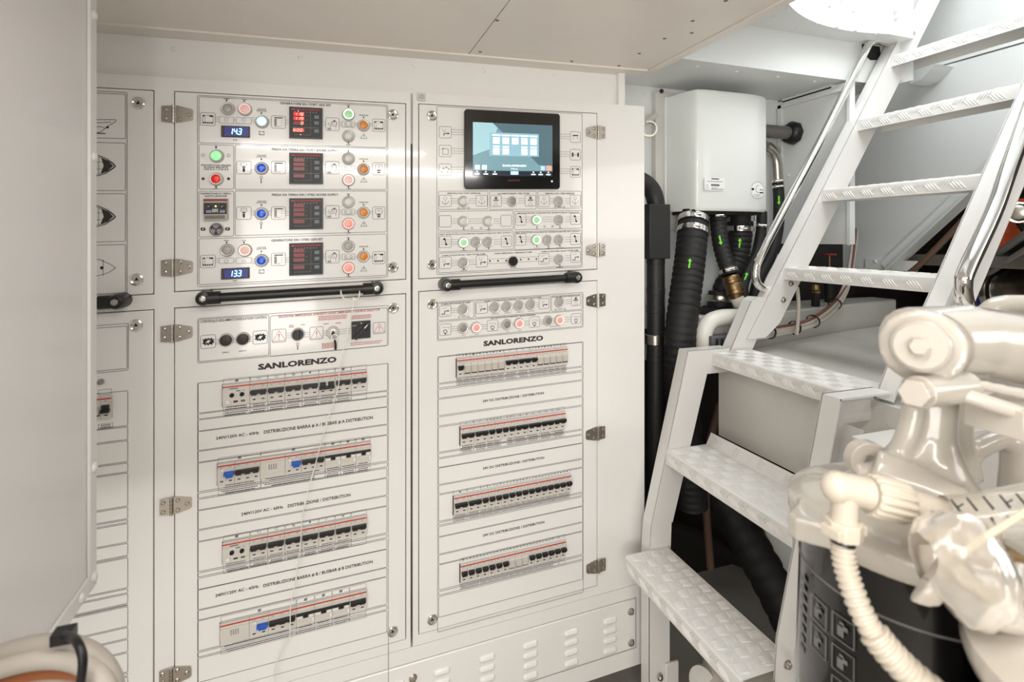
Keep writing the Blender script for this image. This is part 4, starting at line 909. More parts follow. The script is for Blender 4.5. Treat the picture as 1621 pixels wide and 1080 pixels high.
# platform and raised ledge
b = MB(); zt = H-.332; bk = [(1.05,1.235),(1.19,1.262),(1.6,1.37),(2.1,1.47),(2.6,1.55)]
pt = bk+[(2.6,.55),(1.05,.82)]; XSm = 1.632
def plat(ptsx, z0, z1): b.prism([(x, y, z0) for x, y in ptsx], (0,0,z1-z0))
plat([(1.052,1.235),(1.19,1.262),(1.6,1.37),(XSm-.0015,1.377),(XSm-.0015,.60),(1.052,.60)], H-.56, zt)
plat([(XSm+.0015,1.378),(2.1,1.47),(2.6,1.55),(2.6,.60),(XSm+.0015,.60)], H-.56, zt)
for px, py in ((1285,562),(1323,566),(1377,582)): p = atZ(px, py, -.332); b.lathe((p.x,p.y,zt), (0,0,1), [(.0016,0),(.0016,.0004)], 6, 1)
struct('floor_platform', b, [SHELF, BLKM]) if False else struct('trim_5', b, [SHELF, BLKM], bevel=.003)
b = MB(); zl = H-.243
b.prism([(x, y, H-.42) for x, y in ((1.03,1.38),(1.19,1.37),(1.28,1.355),(1.6,1.405),(2.15,1.50),(2.15,1.60),(1.03,1.60))], (0,0,.42-.243))
struct('trim_6', b, SHELF, bevel=.006)
b = MB(); b.box((-1.9,-2.2,-.03), (3.4,1.80,0)); struct('floor', b, mat('floor_plate_grey',(165,160,152),.5,bump=.2,bscale=40,dirt=.3))
b = MB(); b.box((-1.93,-2.2,0), (-1.9,1.27,H+.5)); struct('wall_left', b, COOLP)
b = MB(); b.box((-1.9,-2.23,0), (3.4,-2.2,H+.66)); struct('wall_rear', b, COOLP)
b = MB(); b.box((3.4,-2.2,0), (3.43,1.76,H+.7)); b.box((XB+.02,-2.2,H+.62),(3.43,1.76,H+.65)); b.box((XE,-2.2,H+ZR),(XB,-1.6,H+ZR+.02)); struct('wall_engine_room', b, mat('engine_room_grey',(110,106,100),.6))

# ============================================================ LADDER
YF, YN = 1.20, .79
tr = [(.7236,-.821,.13),(.8486,-.564,.135),(1.0027,-.314,.13),(1.2545,-.083,.105),(1.402,.148,.105),(1.5475,.370,.105),(1.695,.584,.105)]
lad = thing('companionway_ladder', (1.0, 1.0, 0), 'white painted metal ladder with chequer-plate treads climbing to the hatch', 'ladder')
def rib(b, c, ax, nr, L, wd, ht):
    c = Vector(c); ax = Vector(ax).normalized(); nr = Vector(nr).normalized(); sd = ax.cross(nr); vs = []
    for t, k in ((-1,.0),(-.6,.8),(0,1),(.6,.8),(1,0)):
        p = c+ax*(L/2*t); vs += [tuple(p+sd*wd/2*max(k,.15)), tuple(p+nr*ht*k), tuple(p-sd*wd/2*max(k,.15))]
    fs = []
    for i in range(4):
        a = i*3; fs += [(a,a+1,a+4,a+3),(a+1,a+2,a+5,a+4)]
    b.add(vs, fs)
def chequer(b, o, e1, e2, nr, L1, L2, cell=.033, ht=.0025):
    """groups of four bars in alternating directions over a face (diagonal chequer pattern)"""
    o = Vector(o); e1 = Vector(e1).normalized(); e2 = Vector(e2).normalized(); nr = Vector(nr)
    n1 = int(L1/cell)+1; n2 = max(1, int(L2/cell+.6)); s1 = L1/n1; s2 = L2/n2
    for i in range(n1):
        for j in range(n2):
            fl = (i+j)%2
            a, d_ = ((e1+e2*.25).normalized(), (e2-e1*.25).normalized()) if fl else ((e2-e1*.25).normalized(), (e1+e2*.25).normalized())
            c = o+e1*(s1*(i+.5))+e2*(s2*(j+.5)); Lr = min(s1, s2)*.86 if L2 > .04 else min(s1, s2*1.1)*.8
            for k in range(5): rib(b, c+d_*((k-2)*min(s1, s2)*.165), a, nr, Lr, .0034, ht)
def noseribs(b, X, y0, y1, zt_):
    n = 7; st = (y1-y0-.02)/n
    for k in range(n):
        for j in range(4):
            yc = y1-.014-st*(k+.28)+(j-1.5)*-.0075
            rib(b, (X-.0001, yc, zt_-.0215), (0,.62,.78), (-1,0,0), .026, .0046, .0024)
            if k < n-1: yc -= st*.5; rib(b, (X-.0001, yc, zt_-.0125), (0,-.62,.78), (-1,0,0), .020, .0046, .0024)
for i, (X, z, dep) in enumerate(tr):
    b = MB(); y0, y1 = YN+.001, YF-.001; zt_ = H+z; n = 4; rr = .007; prof = [(X, zt_-.036), (X, zt_-rr)]
    prof += [(X+rr-rr*math.cos(math.radians(a)), zt_-rr+rr*math.sin(math.radians(a))) for a in (30,60,90)]
    if i in (1,): prof += [(X+dep-.004, zt_), (X+dep+.012, zt_+.030), (X+dep+.014, zt_+.028), (X+dep, zt_-.003)]
    else: prof += [(X+dep, zt_), (X+dep, zt_-.034), (X+dep-.003, zt_-.034), (X+dep-.003, zt_-.003)]
    prof += [(X+rr, zt_-.003), (X+.003, zt_-rr), (X+.003, zt_-.036)]
    b.add([(x, y0, zz) for x, zz in prof]+[(x, y1, zz) for x, zz in prof], [(k, (k+1)%len(prof), len(prof)+(k+1)%len(prof), len(prof)+k) for k in range(len(prof))]+[tuple(range(len(prof))), tuple(range(len(prof), 2*len(prof)))[::-1]])
    chequer(b, (X+.006, y0+.004, zt_), (0,1,0), (1,0,0), (0,0,1), y1-y0-.008, dep-.010)
    noseribs(b, X, y0, y1, zt_)
    if i == 1: chequer(b, (X+dep-.002, y0+.004, zt_+.002), (0,1,0), (.016,0,.03), (-.88,0,.47), y1-y0-.008, .028, cell=.042)
    for s_ in ((y0,),(y1,)): pass
    b.build('tread', LADP, lad, smooth=28)
slope = .658; xf = lambda z: 1.402+slope*(z-.148)+.004
def pf(px, py): p = atY(px, py, YF); return p.x, p.z-H
lowA = [pf(1089.6,558.5), pf(1135,556), (1.02,-.312), (1.09,-.312), pf(1190,594)]
x117, z117 = pf(1117.4,601)
low = [(.922,-.306),(1.06,-.306),(1.06,-.372),(.980,-.372),(.868,-.76),(.862,-.90),(.862,-1.298),(.800,-1.298),(.800,-.84),(.806,-.76)]
mid = [pf(1156,562), pf(1192,477), pf(1200,471), pf(1232,472), pf(1226,512), pf(1212,512), pf(1193,553)]
upp = [(xf(-.285), -.285), (xf(1.05), 1.05), (xf(1.05)+.093, 1.05), (xf(-.245)+.093, -.245), (xf(-.285)+.066, -.285)]
def plate_prof(b, P, y, sg, fl, flange_edges):
    """web plate at y (3 mm) plus outward flanges along the listed edges; sg=+1 far side, -1 near side"""
    b.prism([(x, y, H+z) for x, z in P], (0, .004*sg, 0))
    n = len(P)
    for e in flange_edges:
        (x0, z0), (x1, z1) = P[e], P[(e+1)%n]; dx, dz = x1-x0, z1-z0; L = math.hypot(dx, dz); cx = sum(p[0] for p in P)/n; cz = sum(p[1] for p in P)/n
        nx, nz = -dz/L, dx/L
        mx, mz = (x0+x1)/2, (z0+z1)/2
        if (cx-mx)*nx+(cz-mz)*nz < 0: nx, nz = -nx, -nz
        t = .004; y_ = y+.0008*sg; b.prism([(x0, y_, H+z0), (x1, y_, H+z1), (x1+nx*t, y_, H+z1+nz*t), (x0+nx*t, y_, H+z0+nz*t)], (0, fl*sg, 0))
for y, sg in ((YF, 1), (YN, -1)):
    b = MB(); plate_prof(b, low, y, sg, .040, [0, 8, 9, 7, 3]) ; 
    b.prism([(x, y+.0045*sg, H+z) for x, z in mid], (0, .004*sg, 0))
    for e in (0, 1, 2): 
        (x0,z0),(x1,z1) = mid[e], mid[e+1]; b.prism([(x0,y+.005*sg,H+z0),(x1,y+.005*sg,H+z1),(x1+.004,y+.005*sg,H+z1-.003),(x0+.004,y+.005*sg,H+z0-.003)], (0,.036*sg,0))
    plate_prof(b, upp, y+.0045*sg*0, sg, .040, [0, 2])
    b.build('stringer', LADP, lad, smooth=25)
fo = MB(); fo.box((.845,YF-.008,.0), (.885,YF,.17)); fo.box((.800,YF-.05,0),(.885,YF,.006)); fo.build('foot_bracket', LADP, lad, bevel=.002)
fo = MB(); fo.box((.845,YN-.012,.0), (.885,YN-.004,.17)); fo.box((.800,YN-.05,0),(.885,YN,.006)); fo.build('foot_bracket', LADP, lad, bevel=.002)
bb = MB(); bb.lathe((0,0,0), (0,-1,0), [(.0085,0),(.0085,.0015),(.006,.0022),(.006,.006),(.0045,.0072),(.0001,.0072)], 14, 0, cap=False)
first = None
for px, py, Y in ((1251.5,449,YF),(1239.5,475,YF),(1444,53,YF),(1045,1073,YF-.008),(1246,1052,YN-.047)):
    pos = atY(px, py, Y)
    if first is None: first = bb.build('bolt', STEEL, lad, origin=(0,0,0)); first.location = pos-WO[lad.name]; WO[first.name] = pos
    else: place(first, 'bolt', pos, lad)
# hand rails
Yr = 1.224
p = [atY(x, y, Yr) for x, y in ((1376,70),(1302,217),(1284,250),(1243,329),(1202,409),(1197,424),(1195,437))]
path = [atY(1411,70,1.222), atY(1399,66,1.224), atY(1387,64,1.224), atY(1377,69,Yr), atY(1370,81,Yr), atY(1302,217,Yr), atY(1243,329,Yr), atY(1203,407,Yr), atY(1196.5,428,Yr), atY(1197,444,Yr), atY(1204,454,Yr), atY(1219,460,Yr)]
b = MB(); b.tube(smooth_path(path, 6), .0118, 16); b.build('handrail', POLISH, lad, smooth=60)
Yq = .700
path = [atY(1700,60,Yq), atY(1607,240,Yq), atY(1572.6,336,Yq), atY(1532,424,Yq), atY(1525,450,Yq), atY(1528,478,Yq+.01), atY(1540,500,Yq+.045)]
path[0] = path[1]+(path[1]-path[2])*4.0
b = MB(); b.tube(smooth_path(path, 8), .0152, 20); b.build('handrail', POLISH, lad, smooth=60)
# support frame beside the ladder foot
fr = thing('support_frame', (1.15, .73, 0), 'white welded frame with slotted top plate bolted beside the near ladder stringer', 'metal frame')
b = MB(); b.box((.94,.655,H-.385), (1.45,.742,H-.375)); b.box((.94,.655,H-.45), (1.45,.661,H-.385)); b.box((.94,.655,0), (.985,.742,H-.385))
b.build('frame', PAINT, fr, bevel=.003)
b = MB(); b.box((1.075,.665,H-.374),(1.40,.742,H-.368)); b.box((1.075,.734,H-.368),(1.40,.742,H-.300)); b.build('angle_bracket', PAINT, fr, bevel=.002)
b = MB(); 
for x in (1.10,1.135,1.18,1.23): b.box((x,.6545,H-.432),(x+.010,.6562,H-.402))
b.build('slots', BLKM, fr)
for x, y in ((1.135,.70),(1.205,.715)):
    b = MB(); b.lathe((x,y,H-.368), (0,0,1), [(.012,0),(.012,.002),(.0085,.002),(.0085,.009),(.006,.011)], 6, 0); b.build('bolt', PAINT, fr)
# ============================================================ WATER HEATER
heat = thing('water_heater', atY(1130,337,1.45), 'white wall-hung water heater with rounded front above black ribbed hoses', 'water heater')
X = lambda px, Y: atY(px, 378, Y).x
zt, zb = H+.468, H+.088
x0, x1, x2, x3 = X(1052,1.49), X(1106,1.37), X(1207,1.362), X(1214,1.375)
b = MB(); sec = [(x0,1.50),(x0,1.488)]
for k in range(0, 9):
    t = k/8; sec.append((x0+(x1-x0)*(.15+.85*t), 1.488-(1.488-1.372)*math.sin(math.pi/2*t)**1.1))
sec += [(x1+.02,1.366),(x1+.05,1.3635),(x2-.06,1.3615),(x2-.02,1.363),(x2,1.367),(x3-.003,1.376),(x3,1.39),(x3+.002,1.50)]
lv = [(zb,.965),(zb+.004,.985),(zb+.012,1),(zt-.014,1),(zt-.005,.985),(zt,.96)]
vs = []; ns = len(sec); cx = (x0+x3)/2
for z, k in lv: vs += [(cx+(x-cx)*(1-(1-k)*.35), 1.50+(y-1.50)*k, z) for x, y in sec]
fs = [(j*ns+i, j*ns+(i+1)%ns, (j+1)*ns+(i+1)%ns, (j+1)*ns+i) for j in range(len(lv)-1) for i in range(ns)]+[tuple(range(ns)), tuple(range((len(lv)-1)*ns, len(lv)*ns))[::-1]]
b.add(vs, fs); b.build('casing', mat('heater_white',(226,228,224),.3,coat=.3), heat, smooth=50)
xa = X(1037,1.50); b = MB(); b.box((xa,1.497,H+.03), (x3+.03,1.503,H+.487)); b.box((xa,1.503,H+.03), (xa+.004,1.52,H+.487))
b.build('back_plate', SHELF, heat, bevel=.001)
p = atY(1047,144.5,1.497); b = MB(); b.lathe(tuple(p), (0,-1,0), [(.0075,0),(.0075,.002),(.005,.003),(.005,.006)], 14); b.build('bolt', mat('dark_bolt',(70,66,60),.4,.8), heat)
T_h = lambda u, v, w: (u, 1.3605-w, H+v)
b = MB(T_h); lu0, lv0 = X(1115,1.36), atY(1115,301,1.36).z-H; lu1, lv1 = X(1147,1.36), atY(1115,280,1.36).z-H; W = lu1-lu0; Hh = lv1-lv0
b.quad(lu0,lv0,lu1,lv1,.0004,2); b.line([(lu0+.34*W,lv0+.88*Hh),(lu1-.28*W,lv0+.88*Hh)], .003, .0008, 0); b.line([(lu0+.15*W,lv0+.68*Hh),(lu1-.1*W,lv0+.68*Hh)], .0012, .0008, 1)
for i in range(14): b.quad(lu0+(.32+.03*i)*W, lv0+.33*Hh, lu0+(.335+.03*i+(.008 if i%3 else 0))*W, lv0+.48*Hh, .0008, 0)
b.circ(lu0+.14*W, lv0+.32*Hh, .0045, .0007, .0008, 1); b.line([(lu0,lv0+.1*Hh),(lu0+.25*W,lv0+.1*Hh)], .0008, .0008, 1); b.line([(lu0+.33*W,lv0+.1*Hh),(lu1-.05*W,lv0+.1*Hh)], .0014, .0008, 0); b.line([(lu0+.35*W,lv0+.2*Hh),(lu0+.65*W,lv0+.2*Hh)], .001, .0008, 1)
b.build('sticker', [INK, INK2, mat('sticker_white',(236,237,234),.35)], heat); b = MB(T_h)
c = atY(1199,301,1.36); cu, cv = c.x, c.z-H; b.disc(cu, cv, .026, .0003, 2, 24)
b.line([(cu+.026*math.cos(math.radians(a)), cv+.026*math.sin(math.radians(a))) for a in range(25, 165, 10)], .0008, .0008, 1)
b.line([(cu+.004+.010*math.cos(math.radians(a)), cv+.003+.012*math.sin(math.radians(a))) for a in range(80, 290, 15)], .0012, .0008, 0)
b.quad(cu-.024,cv-.001,cu-.014,cv+.006,.0008,0); b.quad(cu+.008,cv-.010,cu+.024,cv-.006,.0008,0); b.quad(cu+.010,cv,cu+.016,cv+.003,.0008,1); b.quad(cu+.019,cv-.001,cu+.024,cv+.002,.0008,1)
b.line([(cu-.014,cv-.016),(cu+.014,cv-.016)], .0012, .0008, 1); b.line([(cu-.008,cv-.021),(cu+.008,cv-.021)], .001, .0008, 1)
b.build('sticker', [INK, INK2, mat('sticker_white',(236,237,234),.35)], heat)
# bottom spigots
b = MB()
for px, r in ((1098,.045),(1137,.024),(1172,.036)):
    p = atY(px, 338, 1.42); b.cyl((p.x, 1.42, H+.095), (p.x, 1.42, H+.05), r*.9, 20)
b.box((x0+.03,1.38,H+.078),(x3-.02,1.49,H+.092)); b.build('spigots', BLKM, heat)
def hose(name, pts, r, label, cat, m=RUB, rib=0, ribp=.012, clamps=(), arrows=(), group=None, seg=20, n=10, tie=None):
    P = smooth_path([tuple(p) for p in pts], n); L = [0]
    for i in range(1, len(P)): L.append(L[-1]+(P[i]-P[i-1]).length)
    if rib:                                            # pleated wrap
        Q = []; R = []; st = ribp/5; s_ = 0; j = 0
        while s_ < L[-1]:
            while j < len(L)-2 and L[j+1] < s_: j += 1
            t = (s_-L[j])/max(L[j+1]-L[j], 1e-9); Q.append(P[j].lerp(P[j+1], t))
            ph = (s_/ribp)%1; rr = r if not isinstance(r, tuple) else r[0]+(r[1]-r[0])*s_/L[-1]; R.append(rr-rib*(1 if ph < .12 else .45 if ph < .3 or ph > .9 else 0)); s_ += st
        P2, R2 = Q, R
    else:
        P2 = P; R2 = [r if not isinstance(r, tuple) else r[0]+(r[1]-r[0])*l/L[-1] for l in L]
    b = MB(); b.tube(P2, R2, seg)
    if clamps or arrows or tie:
        root = thing(name, P[0], label, cat, group); par = root; b.build('hose_body', m, root, smooth=60)
    else:
        o = b.build(name, m, None, smooth=60); tag(o, label, cat, group); return o
    def at(f):
        s_ = f*L[-1]; j = 0
        while j < len(L)-2 and L[j+1] < s_: j += 1
        t = (s_-L[j])/max(L[j+1]-L[j], 1e-9); return P[j].lerp(P[j+1], t), (P[j+1]-P[j]).normalized()
    for f, wd in clamps:
        c, d_ = at(f); rr = r if not isinstance(r, tuple) else r[0]+(r[1]-r[0])*f; b = MB()
        b.lathe(c-d_*wd/2, d_, [(rr+.0005,0),(rr+.0025,0),(rr+.0028,wd*.5),(rr+.0025,wd),(rr+.0005,wd)], 24, 0, cap=False)
        sd = Vector((-c.x, -c.y, 0)).normalized(); sd = (sd-d_*sd.dot(d_)).normalized(); tn = d_.cross(sd); q = c+sd*(rr+.003)-tn*(rr*.25)
        b.cyl(q-tn*.011, q+tn*.011, .0045, 10); b.cyl(q+tn*.011, q+tn*.015, .0062, 6)
        b.build('hose_clamp', CHROME, par, smooth=40)
    for f, up in arrows:
        c, d_ = at(f); rr = (r if not isinstance(r, tuple) else r[0]+(r[1]-r[0])*f)+.0016; sd = Vector((-c.x, -c.y, 0)).normalized(); sd = (sd-d_*sd.dot(d_)).normalized(); tn = d_.cross(sd)
        if not up: d_ = -d_
        d_ = -d_ if (d_.z < 0) == bool(up) else d_
        q = c+sd*rr; b = MB()
        def W2(pp): return [tuple(q+tn*x+d_*y) for x, y in pp]
        b.prism(W2([(-.0022,-.016),(.0022,-.016),(.0026,-.006),(.0016,.0),(.0022,.006),(.0062,.006),(0,.016),(-.0062,.006),(-.0022,.006),(-.003,0)]), sd*.0006); b.build('flow_arrow', GREEN, par)
    return par
A = atY
hose('ribbed_hose', [A(1098,346,1.42),A(1096,372,1.40),A(1091,420,1.375),A(1083,480,1.35),A(1077,540,1.34),A(1077,610,1.34),A(1086,690,1.345),A(1096,800,1.35)], .0475, 'thick black ribbed hose leaving the left of the water heater, green up arrows', 'hose', rib=.0035, ribp=.021, clamps=((.012,.020),(.055,.018)), arrows=((.19,1),(.47,1)), group='black hoses under the water heater')
hose('ribbed_hose', [A(1137,342,1.42),A(1138,365,1.41),A(1143,395,1.39),A(1150,418,1.37),A(1156,436,1.355)], .0262, 'narrow black ribbed hose in the middle with green down arrow, ending in brass', 'hose', rib=.0025, ribp=.017, clamps=((.02,.010),(.93,.012)), arrows=((.45,0),), group='black hoses under the water heater')
hose('ribbed_hose', [A(1172,342,1.44),A(1172,365,1.44),A(1169,400,1.44),A(1160,430,1.44),A(1143,455,1.45),A(1139,480,1.45)], (.043,.026), 'tapered black ribbed hose under the right of the water heater', 'hose', rib=.003, ribp=.018, clamps=((.03,.018),(.14,.016),(.93,.016)), arrows=((.30,1),), group='black hoses under the water heater')
hose('rubber_hose', [A(1206,336,1.46),A(1205,365,1.45),A(1198,400,1.44),A(1184,430,1.42),A(1176,455,1.40),A(1180,490,1.38)], .0175, 'smooth black hose curving down just right of the water heater base', 'hose', clamps=((.14,.010),), arrows=((.72,1),), group='black hoses under the water heater')
hose('rubber_hose', [A(1231,285,1.47),A(1233,320,1.465),A(1231,365,1.45),A(1220,405,1.43),A(1202,440,1.41),A(1192,480,1.40)], .0185, 'black hose with green down arrow hanging from the steel elbow right of heater', 'hose', clamps=((.01,.010),(.05,.008)), arrows=((.16,0),), group='black hoses under the water heater')
b = MB(); b.tube(smooth_path([A(1212,232,1.47),A(1222,240,1.47),A(1229,256,1.47),A(1231,284,1.47)],8), .0185, 18); tag(b.build('pipe_elbow', STEEL), 'steel pipe elbow beside the right edge of the water heater', 'pipe')
b = MB(); b.tube(smooth_path([A(1212,226,1.50),A(1226,232,1.50),A(1240,252,1.505),A(1247,300,1.508),A(1251,350,1.508),A(1252,382,1.508)],8), .0062, 10); tag(b.build('clear_tube', mat('clear_tubing',(205,203,190),.2,trans=.5), smooth=60), 'thin clear tube looping down the wall right of the heater', 'tube')
ex = thing('exhaust_pipe', A(1215,207,1.45), 'dark grey horizontal pipe entering the side wall through a black rubber collar', 'pipe')
b = MB(); e0 = A(1205,207,1.45); b.cyl(e0, (1.556, 1.447, e0.z), .0225, 20); b.build('pipe', mat('dark_grey_pipe',(110,106,102),.4,.4), ex)
b = MB(); b.lathe((1.528,1.447,e0.z), (1,0,0), [(.023,0),(.032,.003),(.040,.014),(.042,.025),(.042,.030)], 8, 0, cap=False); b.build('collar', BLK, ex, smooth=60)
bf = thing('brass_fitting', A(1161,452,1.35), 'brass hose fitting between the black ribbed hose and the white pipe', 'pipe fitting')
P0, P1, P2_ = A(1156,437,1.355), A(1161,455,1.345), A(1168,472,1.335); b = MB(); ax = (P2_-P0)
b.lathe(P0, ax, [(.024,0),(.026,.004),(.026,.012),(.028,.014),(.028,.022),(.025,.024),(.027,.030),(.027,.044),(.029,.046),(.029,.056),(.024,.060),(.021,.075)], 24); b.build('body', BRASS, bf, smooth=30)
wp = thing('white_pipe', A(1110,550,1.33), 'white plastic pipe run with elbow beside the green-arrow hose', 'pipe')
b = MB(); b.tube(smooth_path([A(1166,470,1.335),A(1175,486,1.33),A(1190,500,1.33)],6), .022, 16); b.build('spigot', WPIPE, wp, smooth=60)
b = MB(); b.tube(smooth_path([A(1114,566,1.300),A(1114,540,1.300),A(1116,522,1.300),A(1125,509,1.300),A(1142,503,1.300),A(1165,502,1.300),A(1200,503,1.300)],8), .0245, 18)
for px in (1152,1158): p = A(px,502.5,1.300); b.cyl(p, p+Vector((.006,0,0)), .0245, 20)
p = A(1114,544,1.300); b.cyl(p, p-Vector((0,0,.012)), .025, 20); b.build('elbow', WPIPE, wp, smooth=60)
vc = thing('valve_clamp_ring', A(1135,476,1.42), 'black round flange with steel band sitting on the ledge under the hoses', 'flange')
p = A(1135,481,1.42); b = MB(); b.lathe((p.x,p.y,H-.243), (0,0,1), [(.075,0),(.075,.006),(.06,.012),(.045,.02)], 28); b.build('flange', BLKM, vc, smooth=40)
p = A(1140,458,1.42); b = MB(); b.lathe((p.x,p.y,H-.222), (0,0,1), [(.040,0),(.040,.02),(.036,.05)], 24); b.build('socket', RUB, vc); b = MB(); b.lathe((p.x,p.y,H-.205), (0,0,1), [(.041,0),(.043,.004),(.043,.018),(.041,.022)], 24, cap=False); b.build('steel_band', STEEL, vc)
jb = thing('terminal_box', A(1135,548,1.30), 'small dark grey slotted box behind the ladder top step', 'electrical box')
b = MB(); p = A(1117,552,1.29); q = A(1156,528,1.29); b.box((p.x,1.262,H-.332), (q.x,1.30,q.z)); 
for k in range(4): xk = p.x+.012+.018*k; b.box((xk,1.258,H-.32),(xk+.008,1.262,q.z-.006),1)
b.build('box', [mat('box_grey',(92,92,94),.5), BLKM], jb, bevel=.002)
# insulated pipe on the left
lagp = thing('insulated_pipe', A(1037,600,1.44), 'black foam-lagged vertical pipe just right of the electrical cabinet', 'pipe')
Yl = 1.42; b = MB(); pth = [A(985,283,Yl),A(1008,284,Yl),A(1028,296,Yl),A(1038,320,Yl),A(1038,360,Yl),A(1038,480,Yl),A(1038,600,Yl),A(1037,760,Yl),A(1037,900,Yl)]
pth[-1].z = .25; b.tube(smooth_path(pth,8), .0275, 20); b.build('lagging', LAG, lagp, smooth=60)
for y in (418,466,495,572,640): p = A(1038,y,Yl); b = MB(); b.lathe(p, (0,0,1), [(.0277,0),(.0285,.001),(.0285,.02),(.0277,.021)], 20, cap=False); b.build('tape_wrap', LAG, lagp)
b = MB(); p = A(1023,410,1.39); q = A(1056,324,1.39); b.box((p.x,1.372,p.z), (q.x,1.45,q.z)); b.build('insulation_block', LAG, lagp, bevel=.003)
b = MB(); p = A(1037,545,Yl); b.lathe(p, (0,0,1), [(.029,0),(.031,.002),(.031,.030),(.029,.032)], 24, cap=False); b.build('pipe_clamp', STEEL, lagp)
rg = thing('wall_clamp', A(1030,205,1.45), 'round steel pipe clamp on a white strut left of the water heater', 'clamp')
b = MB(); p = A(1027,205,1.45); b.lathe(p, (-.5,-1,0), [(.020,0),(.026,.0),(.026,.012),(.020,.012)], 24, cap=False); b.build('ring', STEEL, rg); b = MB(); p = A(1018,195,1.45); q = A(1037,183,1.50); b.tube([p,q], .012, 8); b.build('strut', SHELF, rg)
# cables on the platform
random.seed(11); cb = thing('cable_bundle', A(1280,524,1.3), 'bundle of grey and brown cables with black ties behind the ladder', 'cables')
base = [A(1186,533,1.228),A(1200,531,1.235),A(1230,527,1.25),A(1275,519,1.28),A(1308,499,1.33),A(1332,472,1.38),A(1345,440,1.45),A(1352,395,1.55),A(1354,370,1.60)]
cols = [(198,192,182),(188,182,172),(120,78,62),(202,198,190),(180,174,166),(150,140,60),(196,190,182),(186,180,170)]
for k in range(8):
    a = 2*math.pi*k/8; off = Vector((math.cos(a)*.011, 0, math.sin(a)*.011)) if k else Vector((0,0,0)); b = MB()
    b.tube(smooth_path([p+off*(1+.3*math.sin(i*1.7+k))+Vector((0,0,.006)) for i, p in enumerate(base)],6), .0062, 8); b.build('cable', mat('cable_%02d' % k, cols[k], .5), cb, smooth=60)
for i, f in ((2,.6),(3,.35),(4,.55),(1,.6)):
    c = base[i].lerp(base[i+1], f)+Vector((0,0,.006)); d_ = (base[i+1]-base[i]).normalized(); b = MB(); b.lathe(c-d_*.003, d_, [(.019,0),(.0215,0),(.0215,.006),(.019,.006)], 16, cap=False); b.build('cable_tie', BLK, cb)
b = MB(); b.tube(smooth_path([A(1262,455,1.24),A(1264,480,1.24),A(1263,510,1.24),A(1261,530,1.24)],6), .0055, 8); tag(b.build('grey_cable', mat('cable_00',cols[0],.5), smooth=60), 'single grey cable hanging behind the ladder bolts', 'cable')
# valve in the recess
va = thing('gate_valve', A(1313,440,1.52), 'brass gate valve with red handwheel in the dark recess', 'valve')
p = A(1313,403,1.52); b = MB(); n = 20; b.tube([(p.x+.021*math.cos(2*math.pi*k/n), p.y+.021*math.sin(2*math.pi*k/n), p.z) for k in range(n)], .0035, 8, closed=True)
for k in range(4): a = math.pi/2*k+.4; b.tube([tuple(p), (p.x+.021*math.cos(a), p.y+.021*math.sin(a), p.z)], .002, 6)
b.build('handwheel', mat('red_wheel',(150,48,36),.45), va, smooth=50)
b = MB(); b.cyl(p, p-Vector((0,0,.06)), .004, 10); b.lathe(p-Vector((0,0,.11)), (0,0,1), [(.018,0),(.018,.02),(.022,.03),(.022,.045),(.012,.055),(.008,.065)], 16); b.build('stem', BRASS, va, smooth=30)
b = MB(); b.cyl((p.x,p.y,H-.243),(p.x,p.y,p.z-.10), .017, 16); b.build('riser', RUB, va)
nz = thing('hose_tail', A(1291,478,1.42), 'black hose tail with brass collar on the white ledge', 'pipe fitting')
p = A(1291,470,1.44); b = MB(); b.lathe((p.x,p.y,H-.243), (0,0,1), [(.014,0),(.014,.05)], 14); b.build('tail', RUB, nz); b = MB(); b.lathe((p.x,p.y,H-.195), (0,0,1), [(.014,0),(.016,.003),(.012,.008),(.016,.012),(.014,.03)], 16); b.build('collar', BRASS, nz)
# hoses in the bilge seen through the ladder
hose('exhaust_hose', [A(1085,700,1.50),A(1130,760,1.45),A(1175,840,1.38),A(1225,930,1.30),A(1270,1020,1.22)], .060, 'thick dark hose running diagonally in the bilge behind the lower steps', 'hose', rib=.004, ribp=.05, m=RUB)
hose('bilge_hose', [A(1060,830,1.62),A(1110,850,1.61),A(1160,880,1.60),A(1210,900,1.59),A(1250,960,1.58)], .028, 'thinner dark hose crossing under the thick bilge hose', 'hose')
hose('bilge_pipe', [A(1140,640,1.40),A(1120,720,1.40),A(1118,800,1.40),A(1125,900,1.40)], .012, 'thin brownish pipe dropping into the bilge behind the ladder', 'pipe', m=mat('brown_pipe',(96,74,60),.5))
dr = thing('white_drum', A(1150,1070,1.02), 'cream round drum on the floor under the lowest step', 'drum')
p = A(1165,1078,1.05); b = MB(); c = Vector((p.x+.0,1.03,.0)); b.lathe((c.x,c.y,0), (0,0,1), [(.085,0),(.095,.02),(.098,.20),(.09,.245),(.07,.262),(.04,.268)], 28); b.build('body', ENGP, dr, smooth=50)
b = MB(); b.lathe((c.x-.085,c.y+.03,.225), (-1,-.4,.3), [(.035,0),(.035,.012),(.024,.018)], 20); b.build('cap', SHELF, dr)
gp = MB(); gp.prism([A(1196,800,1.36),A(1262,800,1.36),A(1262,920,1.36),A(1232,900,1.36)], (0,.02,0)); o = gp.build('trim_7', COOLP); o['kind'] = 'structure'
